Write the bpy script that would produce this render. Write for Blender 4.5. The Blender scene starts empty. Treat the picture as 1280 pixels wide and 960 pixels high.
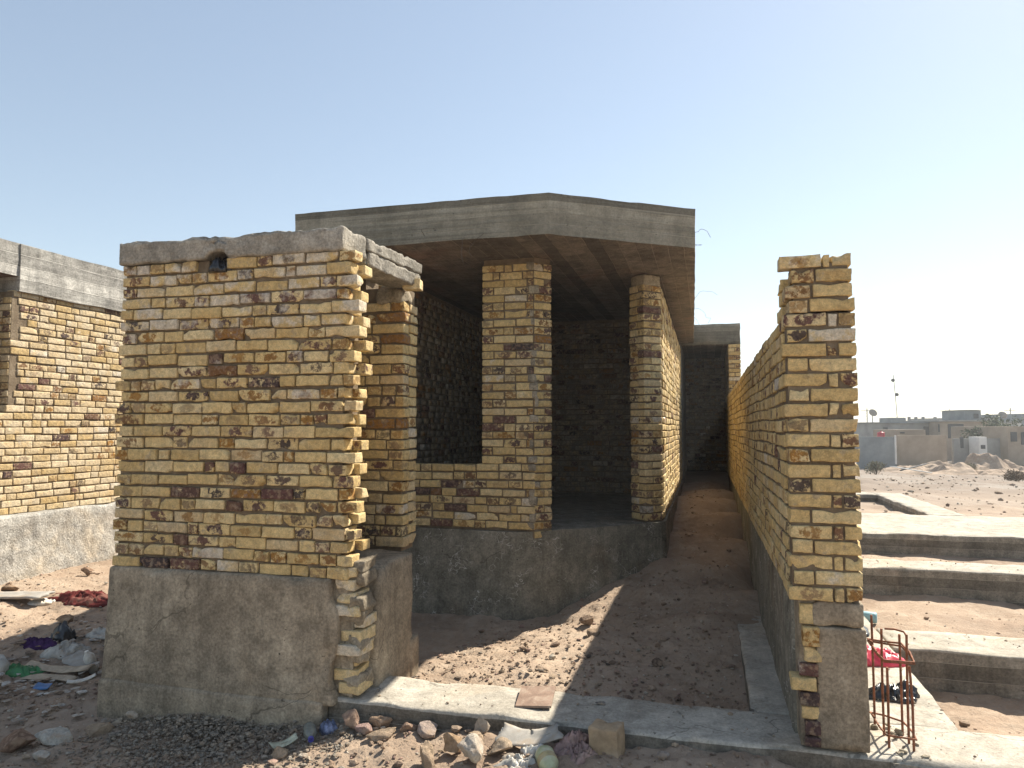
import bpy, bmesh, math, random
import numpy as np
from mathutils import Vector
rng = np.random.default_rng(7)
random.seed(7)
S = bpy.context.scene
COL = S.collection
R = math.radians

# ------------------------------------------------------------------ noise
def _h(ix, iy, iz, s):
    n = (ix * 374761393 + iy * 668265263 + iz * 2147483647 + s * 1274126177) & 0xffffffff
    n = ((n ^ (n >> 13)) * 1274126177) & 0xffffffff
    n = n ^ (n >> 16)
    return (n & 0xffff) / 65535.0

def vnoise(p, scale=1.0, seed=0):
    q = np.asarray(p, float) * scale + 1000.0
    i = np.floor(q).astype(np.int64); f = q - i
    f = f * f * (3 - 2 * f)
    r = 0
    for dx in (0, 1):
        wx = f[:, 0] if dx else 1 - f[:, 0]
        for dy in (0, 1):
            wy = f[:, 1] if dy else 1 - f[:, 1]
            for dz in (0, 1):
                wz = f[:, 2] if dz else 1 - f[:, 2]
                r = r + wx * wy * wz * _h(i[:, 0] + dx, i[:, 1] + dy, i[:, 2] + dz, seed)
    return r * 2 - 1

def fbm(p, scale, oct=3, seed=0):
    r = 0; a = 1.0
    for k in range(oct):
        r = r + a * vnoise(p, scale * 2 ** k, seed + k); a *= .5
    return r

def vnoise3(p, scale, seed=0):
    return np.stack([vnoise(p, scale, seed), vnoise(p, scale, seed + 11), vnoise(p, scale, seed + 23)], 1)

# ------------------------------------------------------------------ object helpers
ORI = {}
def tag(o, label=None, cat=None, group=None, kind=None):
    if label: o['label'] = label
    if cat: o['category'] = cat
    if group: o['group'] = group
    if kind: o['kind'] = kind
    return o

def thing(name, label, cat, loc, group=None):
    o = bpy.data.objects.new(name, None)
    o.empty_display_size = .2
    o.location = loc
    COL.objects.link(o); ORI[o.name] = np.array(loc, float)
    return tag(o, label, cat, group)

class MB:
    """collects vertices and polygons; build() links them as one mesh object"""
    def __init__(s):
        s.v = []; s.n = 0; s.fl = []; s.ft = []; s.m = []; s.c = []; s.l = []; s.sm = []
    def add(s, v, faces, mat=0, col=(0.5, 0, 0, 0.5), loc=None, smooth=True):
        v = np.asarray(v, float)
        faces = [list(f) for f in faces] if not isinstance(faces, np.ndarray) else faces
        if isinstance(faces, np.ndarray):
            s.fl.append((faces + s.n).ravel()); s.ft.append(np.full(len(faces), faces.shape[1]))
        else:
            s.fl.append(np.array([i + s.n for f in faces for i in f], int)); s.ft.append(np.array([len(f) for f in faces], int))
        nf = len(faces)
        s.m.append(np.full(nf, mat)); s.sm.append(np.full(nf, smooth))
        c = np.asarray(col, float)
        if c.ndim == 1: c = np.tile(c, (len(v), 1))
        s.c.append(c)
        s.l.append(np.zeros((len(v), 3)) if loc is None else loc)
        s.v.append(v); s.n += len(v)
    def build(s, name, mats, parent=None, loc=None):
        v = np.concatenate(s.v)
        base = np.zeros(3)
        if parent is not None: base = ORI[parent.name]
        elif loc is not None: base = np.array(loc, float)
        v = v - base
        me = bpy.data.meshes.new(name)
        fl = np.concatenate(s.fl); ft = np.concatenate(s.ft)
        me.vertices.add(len(v)); me.vertices.foreach_set('co', v.ravel())
        me.loops.add(len(fl)); me.loops.foreach_set('vertex_index', fl)
        me.polygons.add(len(ft))
        st = np.concatenate([[0], np.cumsum(ft)[:-1]])
        me.polygons.foreach_set('loop_start', st); me.polygons.foreach_set('loop_total', ft)
        me.polygons.foreach_set('material_index', np.concatenate(s.m))
        me.polygons.foreach_set('use_smooth', np.concatenate(s.sm))
        a = me.attributes.new('bcol', 'FLOAT_COLOR', 'POINT'); a.data.foreach_set('color', np.concatenate(s.c).ravel())
        b = me.attributes.new('bloc', 'FLOAT_VECTOR', 'POINT'); b.data.foreach_set('vector', np.concatenate(s.l).ravel())
        me.update(); me.validate()
        for m in (mats if isinstance(mats, (list, tuple)) else [mats]): me.materials.append(m)
        o = bpy.data.objects.new(name, me); COL.objects.link(o)
        if parent is not None: o.parent = parent
        else: o.location = base
        ORI[o.name] = base.copy()
        return o

def grid_cube(cx, cy, cz):
    """surface grid of a cube with the given coordinate lists; returns verts, quads"""
    X, Y, Z = map(list, (cx, cy, cz)); idx = {}; V = []; F = []
    def vid(i, j, k):
        key = (i, j, k)
        if key not in idx: idx[key] = len(V); V.append((X[i], Y[j], Z[k]))
        return idx[key]
    nx, ny, nz = len(X) - 1, len(Y) - 1, len(Z) - 1
    for i in range(nx):
        for j in range(ny):
            F.append((vid(i, j, 0), vid(i, j + 1, 0), vid(i + 1, j + 1, 0), vid(i + 1, j, 0)))
            F.append((vid(i, j, nz), vid(i + 1, j, nz), vid(i + 1, j + 1, nz), vid(i, j + 1, nz)))
    for i in range(nx):
        for k in range(nz):
            F.append((vid(i, 0, k), vid(i + 1, 0, k), vid(i + 1, 0, k + 1), vid(i, 0, k + 1)))
            F.append((vid(i, ny, k), vid(i, ny, k + 1), vid(i + 1, ny, k + 1), vid(i + 1, ny, k)))
    for j in range(ny):
        for k in range(nz):
            F.append((vid(0, j, k), vid(0, j, k + 1), vid(0, j + 1, k + 1), vid(0, j + 1, k)))
            F.append((vid(nx, j, k), vid(nx, j + 1, k), vid(nx, j + 1, k + 1), vid(nx, j, k + 1)))
    return np.array(V), np.array(F)

T_HI = grid_cube([-1, -.93, -.6, -.2, .2, .6, .93, 1], [-1, -.85, 0, .85, 1], [-1, -.8, -.3, .3, .8, 1])
T_MID = grid_cube([-1, -.9, -.3, .3, .9, 1], [-1, -.85, .85, 1], [-1, -.75, .75, 1])
T_LOW = grid_cube([-1, 1], [-1, 1], [-1, 1])

def rounded(T, h, r):
    h = np.asarray(h, float); p = T * h
    c = np.clip(p, -(h - r), h - r); d = p - c
    L = np.linalg.norm(d, axis=1, keepdims=True)
    return np.where(L > 1e-9, c + d / np.maximum(L, 1e-9) * r, p)

def brick(mb, cen, ax, h, det=1, col=None, chip=.3, mat=0):
    """one brick: centre, 3x3 axes (rows), half sizes"""
    T, F = (T_LOW, T_MID, T_HI)[det]
    if det == 0: p = T * np.asarray(h)
    else:
        p = rounded(T, h, .004 if det == 1 else .0045)
        amp = .002 if det == 1 else .0026
        p = p * (1 + np.array([0, 0, 1.]) * (T[:, :1] * rng.normal(0, .02)))
        p = p + vnoise3(p + rng.uniform(-50, 50, 3), 22, 3) * amp * 1.5 + rng.normal(0, amp * .35, p.shape)
        if rng.random() < chip:
            for _ in range(rng.integers(1, 3)):
                cr = np.array(h) * rng.choice([-1, 1], 3); cr[0] *= rng.choice([1, 1, .5, .1])
                d = np.linalg.norm((p - cr) * np.array([.8, 1, 1.]), axis=1)
                k = np.clip(1 - d / rng.uniform(.025, .05), 0, 1)[:, None]
                p = p - np.sign(cr) * k * rng.uniform(.008, .022)
    a = rng.normal(0, .007 if det else .003); b = rng.normal(0, .006 if det else .002)
    ca, sa, cb, sb = math.cos(a), math.sin(a), math.cos(b), math.sin(b)
    M1 = np.array([[ca, -sa, 0], [sa, ca, 0], [0, 0, 1]]); M2 = np.array([[cb, 0, sb], [0, 1, 0], [-sb, 0, cb]])
    p = p @ (M1 @ M2).T
    w = np.asarray(cen) + p @ np.asarray(ax)
    loc = T * np.array(h) / .0375
    mb.add(w, F, mat, col if col is not None else bcol(.1), loc)

def bcol(pb=.04, pspot=.33, pw=.04):
    g = 0.0
    t = rng.random()
    if t < pb: g = rng.uniform(.75, 1)
    elif t < pb + pspot: g = rng.uniform(.40, .62)
    w = rng.uniform(.45, .85) if rng.random() < pw else rng.uniform(0, .2)
    return (rng.random(), g, w, rng.random())

def box(mb, lo, hi, mat=0, smooth=False):
    lo, hi = np.array(lo, float), np.array(hi, float)
    mb.add((lo + hi) / 2 + T_LOW[0] * (hi - lo) / 2, T_LOW[1], mat, smooth=smooth)

CH = .085
def courses(length, par, pend=.25, prand=.34):
    xs = []; x = -.012 if par else 0.0
    first = .113 if par else .235
    x = 0; L = first
    while x < length - .03:
        L = min(L + rng.normal(0, .005), length - x)
        if length - (x + L) < .06: L = length - x
        xs.append((x, x + L)); x += L + rng.uniform(.009, .018)
        L = (.113 if rng.random() < .75 else rng.uniform(.06, .17)) if rng.random() < prand else .235
    return xs

def lay(mb, O, u, n, length, z0, nc, depth=.113, det=1, pb=.04, skip=None, lend=None, rend=None, rows=None, chip=.3, pspot=.33, zj=.004, pwf=None, yj=.004):
    u = np.array([u[0], u[1], 0.]); n = np.array([n[0], n[1], 0.]); z = np.array([0, 0, 1.])
    ax = np.stack([u, -n, z])
    for c in range(nc):
        zc = z0 + c * CH + .0355
        l0 = lend(c) if lend else 0.0
        l1 = length + (rend(c) if rend else 0.0)
        cs = courses(l1 - l0, c % 2)
        hot = None
        if rng.random() < .1:
            a = rng.uniform(0, length * .6); hot = (a, a + rng.uniform(.5, 1.3))
        if rows and c in rows: hot = rows[c]
        for a, b in cs:
            a += l0; b += l0; m = (a + b) / 2
            if skip and skip(a, b, zc): continue
            p = .32 if hot and hot[0] < m < hot[1] else pb
            col = bcol(p, min(.8, pspot * 1.9) if b - a < .15 else pspot * .6, pwf(c, m) if pwf else .05)
            wav = .006 * math.sin(m * 2.1 + c * .7) + rng.normal(0, zj * .5)
            cen = np.array(O) + u * m - n * (depth / 2 + rng.normal(0, yj)) + z * (zc - O[2] * 0 + wav)
            cen[2] = zc + wav
            brick(mb, cen, ax, ((b - a) / 2, depth / 2, .0348 + rng.normal(0, .0018)), det, col, chip)

# ------------------------------------------------------------------ materials
class NT:
    def __init__(s, name):
        s.m = bpy.data.materials.new(name); s.m.use_nodes = True
        s.t = s.m.node_tree; s.t.nodes.clear()
        s.out = s.n('ShaderNodeOutputMaterial')
        s.b = s.n('ShaderNodeBsdfPrincipled'); s.t.links.new(s.b.outputs[0], s.out.inputs[0])
        s.b.inputs['Roughness'].default_value = .9
        s.b.inputs['Specular IOR Level'].default_value = .2
    def n(s, ty, ins=None, **kw):
        nd = s.t.nodes.new(ty)
        for k, v in kw.items(): setattr(nd, k, v)
        for k, v in (ins or {}).items(): s.set(nd, k, v)
        return nd
    def set(s, nd, k, v):
        if hasattr(v, 'is_output'): s.t.links.new(v, nd.inputs[k])
        else: nd.inputs[k].default_value = v
    def obj(s): return s.n('ShaderNodeTexCoord').outputs['Object']
    def scale(s, v, sc):
        return s.n('ShaderNodeMapping', {'Vector': v, 'Scale': sc}).outputs[0]
    def noise(s, v, sc, det=4, rough=.6, dist=0):
        return s.n('ShaderNodeTexNoise', {'Vector': v, 'Scale': sc, 'Detail': det, 'Roughness': rough, 'Distortion': dist}).outputs['Fac']
    def ramp(s, f, stops):
        r = s.n('ShaderNodeValToRGB', {'Fac': f}); e = r.color_ramp.elements
        while len(e) < len(stops): e.new(.5)
        for el, (p, c) in zip(e, stops):
            el.position = p; el.color = (*c, 1) if len(c) == 3 else c
        return r.outputs['Color']
    def math(s, op, a, b=0.0, clamp=False):
        nd = s.n('ShaderNodeMath', operation=op, use_clamp=clamp); s.set(nd, 0, a); s.set(nd, 1, b); return nd.outputs[0]
    def mr(s, v, a, b, c=0.0, d=1.0):
        return s.n('ShaderNodeMapRange', {'Value': v, 'From Min': a, 'From Max': b, 'To Min': c, 'To Max': d}, interpolation_type='SMOOTHSTEP').outputs[0]
    def mix(s, f, a, b, mode='MIX'):
        nd = s.n('ShaderNodeMix', data_type='RGBA', blend_type=mode)
        s.set(nd, 0, f)
        for i, v in ((6, a), (7, b)):
            if isinstance(v, (tuple, list)): v = (*v[:3], 1)
            s.set(nd, i, v)
        return nd.outputs[2]
    def bump(s, h, st, dist, prev=None):
        nd = s.n('ShaderNodeBump', {'Height': h, 'Strength': st, 'Distance': dist})
        if prev is not None: s.t.links.new(prev, nd.inputs['Normal'])
        return nd.outputs[0]
    def done(s, col, normal=None, rough=None):
        if isinstance(col, (tuple, list)): col = (*col[:3], 1)
        s.set(s.b, 'Base Color', col)
        if normal is not None: s.set(s.b, 'Normal', normal)
        if rough is not None: s.set(s.b, 'Roughness', rough)
        return s.m

def m_brick(name, ramp, mortar_smear=.3):
    t = NT(name); v = t.obj()
    a = t.n('ShaderNodeAttribute', attribute_name='bcol')
    sp = t.n('ShaderNodeSeparateColor', {'Color': a.outputs['Color']})
    r, g, w = sp.outputs[0], sp.outputs[1], sp.outputs[2]; r2 = a.outputs['Alpha']
    col = t.ramp(r, ramp)
    n1 = t.noise(v, 7, 5, .65)
    col = t.mix(t.mr(n1, .42, .72, 0, .55), col, (.49, .325, .135))
    n1b = t.noise(v, 3.1, 3, .6)
    col = t.mix(t.mr(n1b, .5, .75, 0, .45), col, (.55, .44, .28))
    # reduction-core rings and spots of the firing
    bl = t.n('ShaderNodeAttribute', attribute_name='bloc').outputs['Vector']
    nn = t.n('ShaderNodeTexNoise', {'Vector': v, 'Scale': 26.0, 'Detail': 3.0}).outputs['Color']
    off = t.n('ShaderNodeVectorMath', {0: nn, 1: (.5, .5, .5)}, operation='SUBTRACT').outputs[0]
    off = t.n('ShaderNodeVectorMath', {0: off, 'Scale': 2.2}, operation='SCALE').outputs[0]
    bl2 = t.n('ShaderNodeVectorMath', {0: bl, 1: off}, operation='ADD').outputs[0]
    bl2 = t.scale(bl2, (.55, 0.0, 1.0))
    ln = t.n('ShaderNodeVectorMath', {0: bl2}, operation='LENGTH').outputs['Value']
    ring = t.math('MULTIPLY', t.mr(ln, 1.0, .75), t.mr(g, .35, .55, 0, .95))
    bc = t.ramp(r2, [(0, (.115, .055, .05)), (.3, (.135, .07, .055)), (.4, (.32, .16, .04)), (.6, (.25, .125, .04)), (.8, (.085, .05, .05)), (1, (.05, .04, .038))])
    col = t.mix(t.math('MULTIPLY', ring, t.mr(t.noise(v, 23, 4, .7), .40, .50)), col, bc)
    n2 = t.noise(v, 16, 4, .65)
    bm = t.mr(t.math('ADD', n2, t.math('MULTIPLY', t.math('SUBTRACT', g, .5), .75)), .58, .70)
    col = t.mix(bm, col, t.mix(t.mr(t.noise(v, 34, 3), .45, .65), bc, (.24, .16, .11)))
    wm = t.mr(t.math('ADD', t.noise(v, 9, 5, .65), t.math('MULTIPLY', t.math('SUBTRACT', w, .5), .6)), .52, .72)
    col = t.mix(t.math('MULTIPLY', wm, .8), col, (.60, .54, .45))
    sm = t.mr(t.noise(v, 11, 6, .7), .56, .68, 0, mortar_smear * 2)
    col = t.mix(sm, col, (.33, .27, .195))
    fine = t.noise(v, 120, 3, .6)
    f1 = t.mr(t.noise(v, 28, 5, .75), .3, .7, .72, 1.22)
    f2 = t.mr(fine, .3, .7, .86, 1.12)
    f3 = t.math('MULTIPLY', f1, f2)
    col = t.mix(1.0, col, t.n('ShaderNodeCombineColor', {0: f3, 1: f3, 2: f3}).outputs[0], 'MULTIPLY')
    nb = t.bump(t.noise(v, 90, 5, .7), .6, .008)
    nb = t.bump(t.noise(v, 24, 4, .6), .6, .018, nb)
    return t.done(col, nb)

YEL = [(0, (.51, .365, .165)), (.3, (.61, .45, .215)), (.6, (.66, .50, .25)), (.85, (.68, .54, .305)), (1, (.55, .42, .25))]
PALE = [(0, (.46, .33, .16)), (.5, (.57, .455, .295)), (1, (.61, .51, .36))]
M_BR = m_brick('yellow_brick', YEL)
M_BRI = m_brick('shade_darkened_brick', [(0, (.20, .165, .13)), (.5, (.27, .23, .18)), (1, (.31, .27, .22))], .5)  # inner-wall brick copy, darkened and greyed: interior shade put into its colour
M_BRP = m_brick('pale_brick', PALE, .2)

def m_mortar():
    t = NT('mortar'); v = t.obj()
    c = t.ramp(t.noise(v, 9, 6, .65), [(.3, (.15, .11, .072)), (.55, (.235, .18, .122)), (.75, (.33, .265, .19))])
    nb = t.bump(t.noise(v, 55, 6, .75), .9, .02)
    return t.done(c, nb)
M_MO = m_mortar()

def m_conc(name, dark, light, streak=(.7, .7, 26), stain=None, stk=.5, rough=.012, grain=.5, scr=0, boards=0, baxis=2):
    t = NT(name); v = t.obj()
    big = t.noise(v, 1.7, 6, .65, .4)
    col = t.mix(t.mr(big, .32, .68), dark, light)
    sv = t.scale(v, streak)
    sn = t.noise(sv, 1.0, 6, .7)
    mid = tuple(.5 * (a + b) for a, b in zip(dark, light))
    col = t.mix(t.math('MULTIPLY', t.mr(sn, .52, .7), stk), col, tuple(c * .62 for c in mid))
    col = t.mix(t.math('MULTIPLY', t.mr(sn, .45, .28), stk), col, tuple(min(1, c * 1.35) for c in mid))
    if stain:
        col = t.mix(t.mr(t.noise(v, 1.1, 5, .6, .6), .5, .72, 0, .7), col, stain)
    def mul(col, f): return t.mix(1.0, col, t.n('ShaderNodeCombineColor', {0: f, 1: f, 2: f}).outputs[0], 'MULTIPLY')
    col = mul(col, t.mr(t.noise(v, 6.5, 7, .72, .3), .3, .7, 1 - grain * .62, 1 + grain * .5))
    col = mul(col, t.mr(t.noise(v, 55, 4, .7), .3, .7, 1 - grain * .55, 1 + grain * .4))
    drip = t.noise(t.scale(v, (9, 9, .8)), 1, 5, .7)
    col = mul(col, t.mr(drip, .42, .68, 1 + grain * .12, 1 - grain * .35))
    # pits
    pit = t.mr(t.noise(v, 30, 2, .5), .71, .76)
    col = t.mix(pit, col, tuple(c * .45 for c in dark))
    if scr:
        w = t.n('ShaderNodeTexVoronoi', {'Vector': t.n('ShaderNodeVectorMath', {0: v, 1: t.n('ShaderNodeTexNoise', {'Vector': v, 'Scale': 3.0, 'Detail': 3.0}).outputs['Color']}, operation='ADD').outputs[0], 'Scale': 7.0}, feature='DISTANCE_TO_EDGE').outputs['Distance']
        sm = t.math('MULTIPLY', t.mr(w, .035, .0), t.mr(t.noise(v, 4.3, 4, .6), .5, .6))
        col = t.mix(t.math('MULTIPLY', sm, scr), col, (.55, .53, .49))
    vv = t.n('ShaderNodeVectorMath', {0: t.scale(v, (1, 1, 1.6)), 1: t.n('ShaderNodeVectorMath', {0: t.n('ShaderNodeTexNoise', {'Vector': v, 'Scale': 2.2, 'Detail': 5.0}).outputs['Color'], 'Scale': .7}, operation='SCALE').outputs[0]}, operation='ADD').outputs[0]
    ck = t.n('ShaderNodeTexVoronoi', {'Vector': vv, 'Scale': 1.15}, feature='DISTANCE_TO_EDGE').outputs['Distance']
    ck = t.math('MULTIPLY', t.mr(ck, .011, .003), t.mr(t.noise(v, 1.9, 3), .5, .58))
    col = t.mix(t.math('MULTIPLY', ck, 0.0 if boards or 'cap' in name else .6), col, tuple(c * .35 for c in dark))
    seam = None
    if boards:
        sz_ = t.n('ShaderNodeSeparateXYZ', {'Vector': v}).outputs[baxis]
        wv = t.math('ADD', t.math('MULTIPLY', sz_, boards), t.math('MULTIPLY', t.noise(t.scale(v, (1, 1, .2)), 1.3, 3), .22))
        fr = t.math('ABSOLUTE', t.math('SUBTRACT', t.math('FRACT', wv), .5))
        seam = t.math('MULTIPLY', t.mr(fr, .465, .495), t.mr(t.noise(v, 2.2, 3), .35, .55))
        bid = t.n('ShaderNodeTexWhiteNoise', {'W': t.math('FLOOR', t.math('ADD', wv, .5 if False else 0.0))}, noise_dimensions='1D').outputs['Value']
        col = mul(col, t.mr(bid, 0, 1, .66, 1.2))
        col = t.mix(t.math('MULTIPLY', seam, .85), col, tuple(min(1, c * 1.45) for c in light))
    nb = t.bump(t.noise(v, 38, 6, .7), .5, rough)
    if seam is not None: nb = t.bump(seam, .6, .012, nb)
    nb = t.bump(t.noise(v, 7, 6, .65), .4, rough * 1.6, nb)
    nb = t.bump(sn, .6 * stk + .05, .02, nb)
    return t.done(col, nb)

M_SLAB = m_conc('board_marked_concrete', (.21, .195, .155), (.29, .27, .22), (.6, .6, 34), stk=1.0, boards=9.2, grain=.3)
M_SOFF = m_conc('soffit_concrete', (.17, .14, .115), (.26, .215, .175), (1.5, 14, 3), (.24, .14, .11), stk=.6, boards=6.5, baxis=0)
M_CAP = m_conc('rough_cap_concrete', (.26, .235, .195), (.37, .34, .29), (1.5, 1.5, 9), stk=.35, rough=.03)
M_PLI = m_conc('plinth_plaster', (.25, .205, .15), (.37, .31, .23), (1.6, 1.6, 3), (.40, .30, .20), stk=.28, rough=.012)
M_HPL = m_conc('scratched_plinth_plaster', (.17, .16, .13), (.27, .25, .205), (1.2, 1.2, 4), (.20, .155, .11), stk=.3, rough=.012, scr=.95)
M_LPL = m_conc('trowelled_cement', (.36, .34, .31), (.48, .46, .42), (1.3, 1.3, 3), (.50, .40, .28), stk=.3, rough=.05, scr=.25)
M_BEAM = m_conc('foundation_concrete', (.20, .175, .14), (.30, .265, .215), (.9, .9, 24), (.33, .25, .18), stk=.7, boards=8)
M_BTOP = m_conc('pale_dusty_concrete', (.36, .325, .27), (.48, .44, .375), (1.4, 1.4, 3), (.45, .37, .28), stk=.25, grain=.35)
M_BMORT = m_conc('rough_render_lump', (.27, .225, .165), (.42, .36, .27), (3, 3, 3), stk=.2, rough=.04)

def m_ground():
    t = NT('dry_soil'); v = t.obj()
    big = t.noise(v, .55, 6, .6)
    col = t.ramp(big, [(.3, (.245, .172, .125)), (.5, (.36, .267, .195)), (.72, (.45, .348, .265))])
    n2 = t.noise(v, 5, 7, .7)
    col = t.mix(t.mr(n2, .42, .7, 0, .6), col, (.46, .37, .285))
    n3 = t.noise(v, 26, 5, .72)
    col = t.mix(t.mr(n3, .55, .7, 0, .6), col, (.20, .14, .10))
    col = t.mix(t.mr(t.noise(v, 60, 3, .6), .66, .72, 0, .7), col, (.58, .53, .46))
    # pale salt crust on the open lots
    sv = t.scale(v, (.22, .5, .3))
    pale = t.mr(t.noise(sv, 1, 5, .6), .47, .62)
    sx = t.n('ShaderNodeSeparateXYZ', {'Vector': v})
    far = t.mr(sx.outputs[1], 16, 30)
    col = t.mix(t.math('MULTIPLY', far, .9), col, (.205, .165, .135))
    col = t.mix(t.math('MULTIPLY', t.math('MULTIPLY', pale, far), .5), col, (.33, .295, .26))
    shade_tint = t.math('MULTIPLY', t.mr(t.math('ADD', sx.outputs[0], t.math('MULTIPLY', n2, .8)), -3.4, -4.6), t.mr(t.math('ADD', sx.outputs[1], t.math('MULTIPLY', big, 1.2)), 6.3, 5.2))  # left foreground soil darkened: its shade is put into the colour
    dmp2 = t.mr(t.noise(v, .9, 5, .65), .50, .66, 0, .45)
    col = t.mix(t.math('MULTIPLY', shade_tint, .45), col, (.185, .125, .09))
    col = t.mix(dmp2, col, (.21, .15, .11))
    nb = t.bump(t.noise(v, 13, 8, .7), .5, .035)
    nb = t.bump(n3, .45, .015, nb)
    return t.done(col, nb)
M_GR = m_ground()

def m_plain(name, col, rough=.6, spec=.3, var=.25, sc=14, trans=0, bump=.0, metal=0, dirt=None):
    t = NT(name); v = t.obj()
    n = t.noise(v, sc, 5, .65)
    c = t.mix(t.mr(n, .3, .7), tuple(x * (1 - var) for x in col), tuple(min(1, x * (1 + var)) for x in col))
    if dirt: c = t.mix(t.mr(t.noise(v, sc * .7, 5, .7), .48, .66, 0, .75), c, dirt)
    t.b.inputs['Specular IOR Level'].default_value = spec; t.b.inputs['Metallic'].default_value = metal
    if trans: t.b.inputs['Transmission Weight'].default_value = trans
    return t.done(c, t.bump(t.noise(v, sc * 2.5, 5, .7), bump, .01) if bump else None, rough)

def m_stone():
    t = NT('stone'); v = t.obj()
    a = t.n('ShaderNodeAttribute', attribute_name='bcol').outputs['Color']
    n = t.noise(v, 30, 5, .7)
    f = t.mr(n, .3, .7, .65, 1.25)
    c = t.mix(1.0, a, t.n('ShaderNodeCombineColor', {0: f, 1: f, 2: f}).outputs[0], 'MULTIPLY')
    c = t.mix(t.mr(t.noise(v, 14, 5, .7), .45, .65, 0, .75), c, (.40, .29, .205))
    return t.done(c, t.bump(t.noise(v, 60, 7, .75), .9, .02))
M_ST = m_stone()
DUST = (.36, .28, .20)
M_RUST = m_plain('rusty_steel', (.24, .095, .05), .75, .35, .45, 40, bump=.4)
M_RED = m_plain('red_plastic_film', (.62, .045, .08), .35, .5, .25, 20)
M_BLK = m_plain('black_plastic_film', (.012, .012, .014), .28, .6, .3, 20)
M_PURP = m_plain('purple_cloth', (.05, .022, .075), .9, .1, .4, 20, dirt=None)
M_MAR = m_plain('maroon_cloth', (.13, .03, .028), .9, .1, .4, 9, dirt=(.20, .11, .085))
M_GREEN = m_plain('green_plastic', (.03, .15, .05), .45, .4, .3, 12)
M_BLUE = m_plain('blue_plastic', (.06, .16, .34), .45, .4, .3, 20)
M_DBLUE = m_plain('deep_blue_plastic', (.06, .06, .30), .4, .4, .2, 20)
M_SHEET = m_plain('dusty_clear_film', (.42, .40, .36), .4, .4, .25, 12, dirt=(.30, .24, .18))
M_WHITE = m_plain('dusty_white_plastic', (.62, .60, .55), .5, .35, .12, 18, dirt=(.45, .37, .28))
M_CARD = m_plain('dusty_cardboard', (.40, .33, .25), .9, .1, .25, 8, dirt=(.27, .20, .14))
M_BOARD = m_plain('grey_fibre_board', (.33, .31, .28), .85, .15, .2, 8, dirt=(.33, .26, .19), bump=.3)
M_TILE = m_plain('brown_tile', (.26, .175, .13), .7, .3, .2, 14, bump=.3, dirt=(.40, .31, .24))
M_PINK = m_plain('dusty_pink_film', (.33, .215, .19), .6, .3, .35, 16, dirt=(.33, .24, .19))
M_TEAL = m_plain('light_blue_plastic', (.25, .45, .50), .45, .4, .2, 20)
M_GLASSY = m_plain('cloudy_green_plastic', (.42, .44, .27), .3, .5, .2, 16, dirt=(.50, .44, .34))
M_LABEL = m_plain('faded_yellow_label', (.42, .34, .17), .6, .3, .3, 25, dirt=(.40, .33, .24))
M_WIRE = m_plain('tie_wire', (.10, .08, .065), .7, .3, .2)
M_ROOM = m_plain('interior_concrete', (.16, .15, .135), .95, .1, .25, 3, bump=.3)

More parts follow.
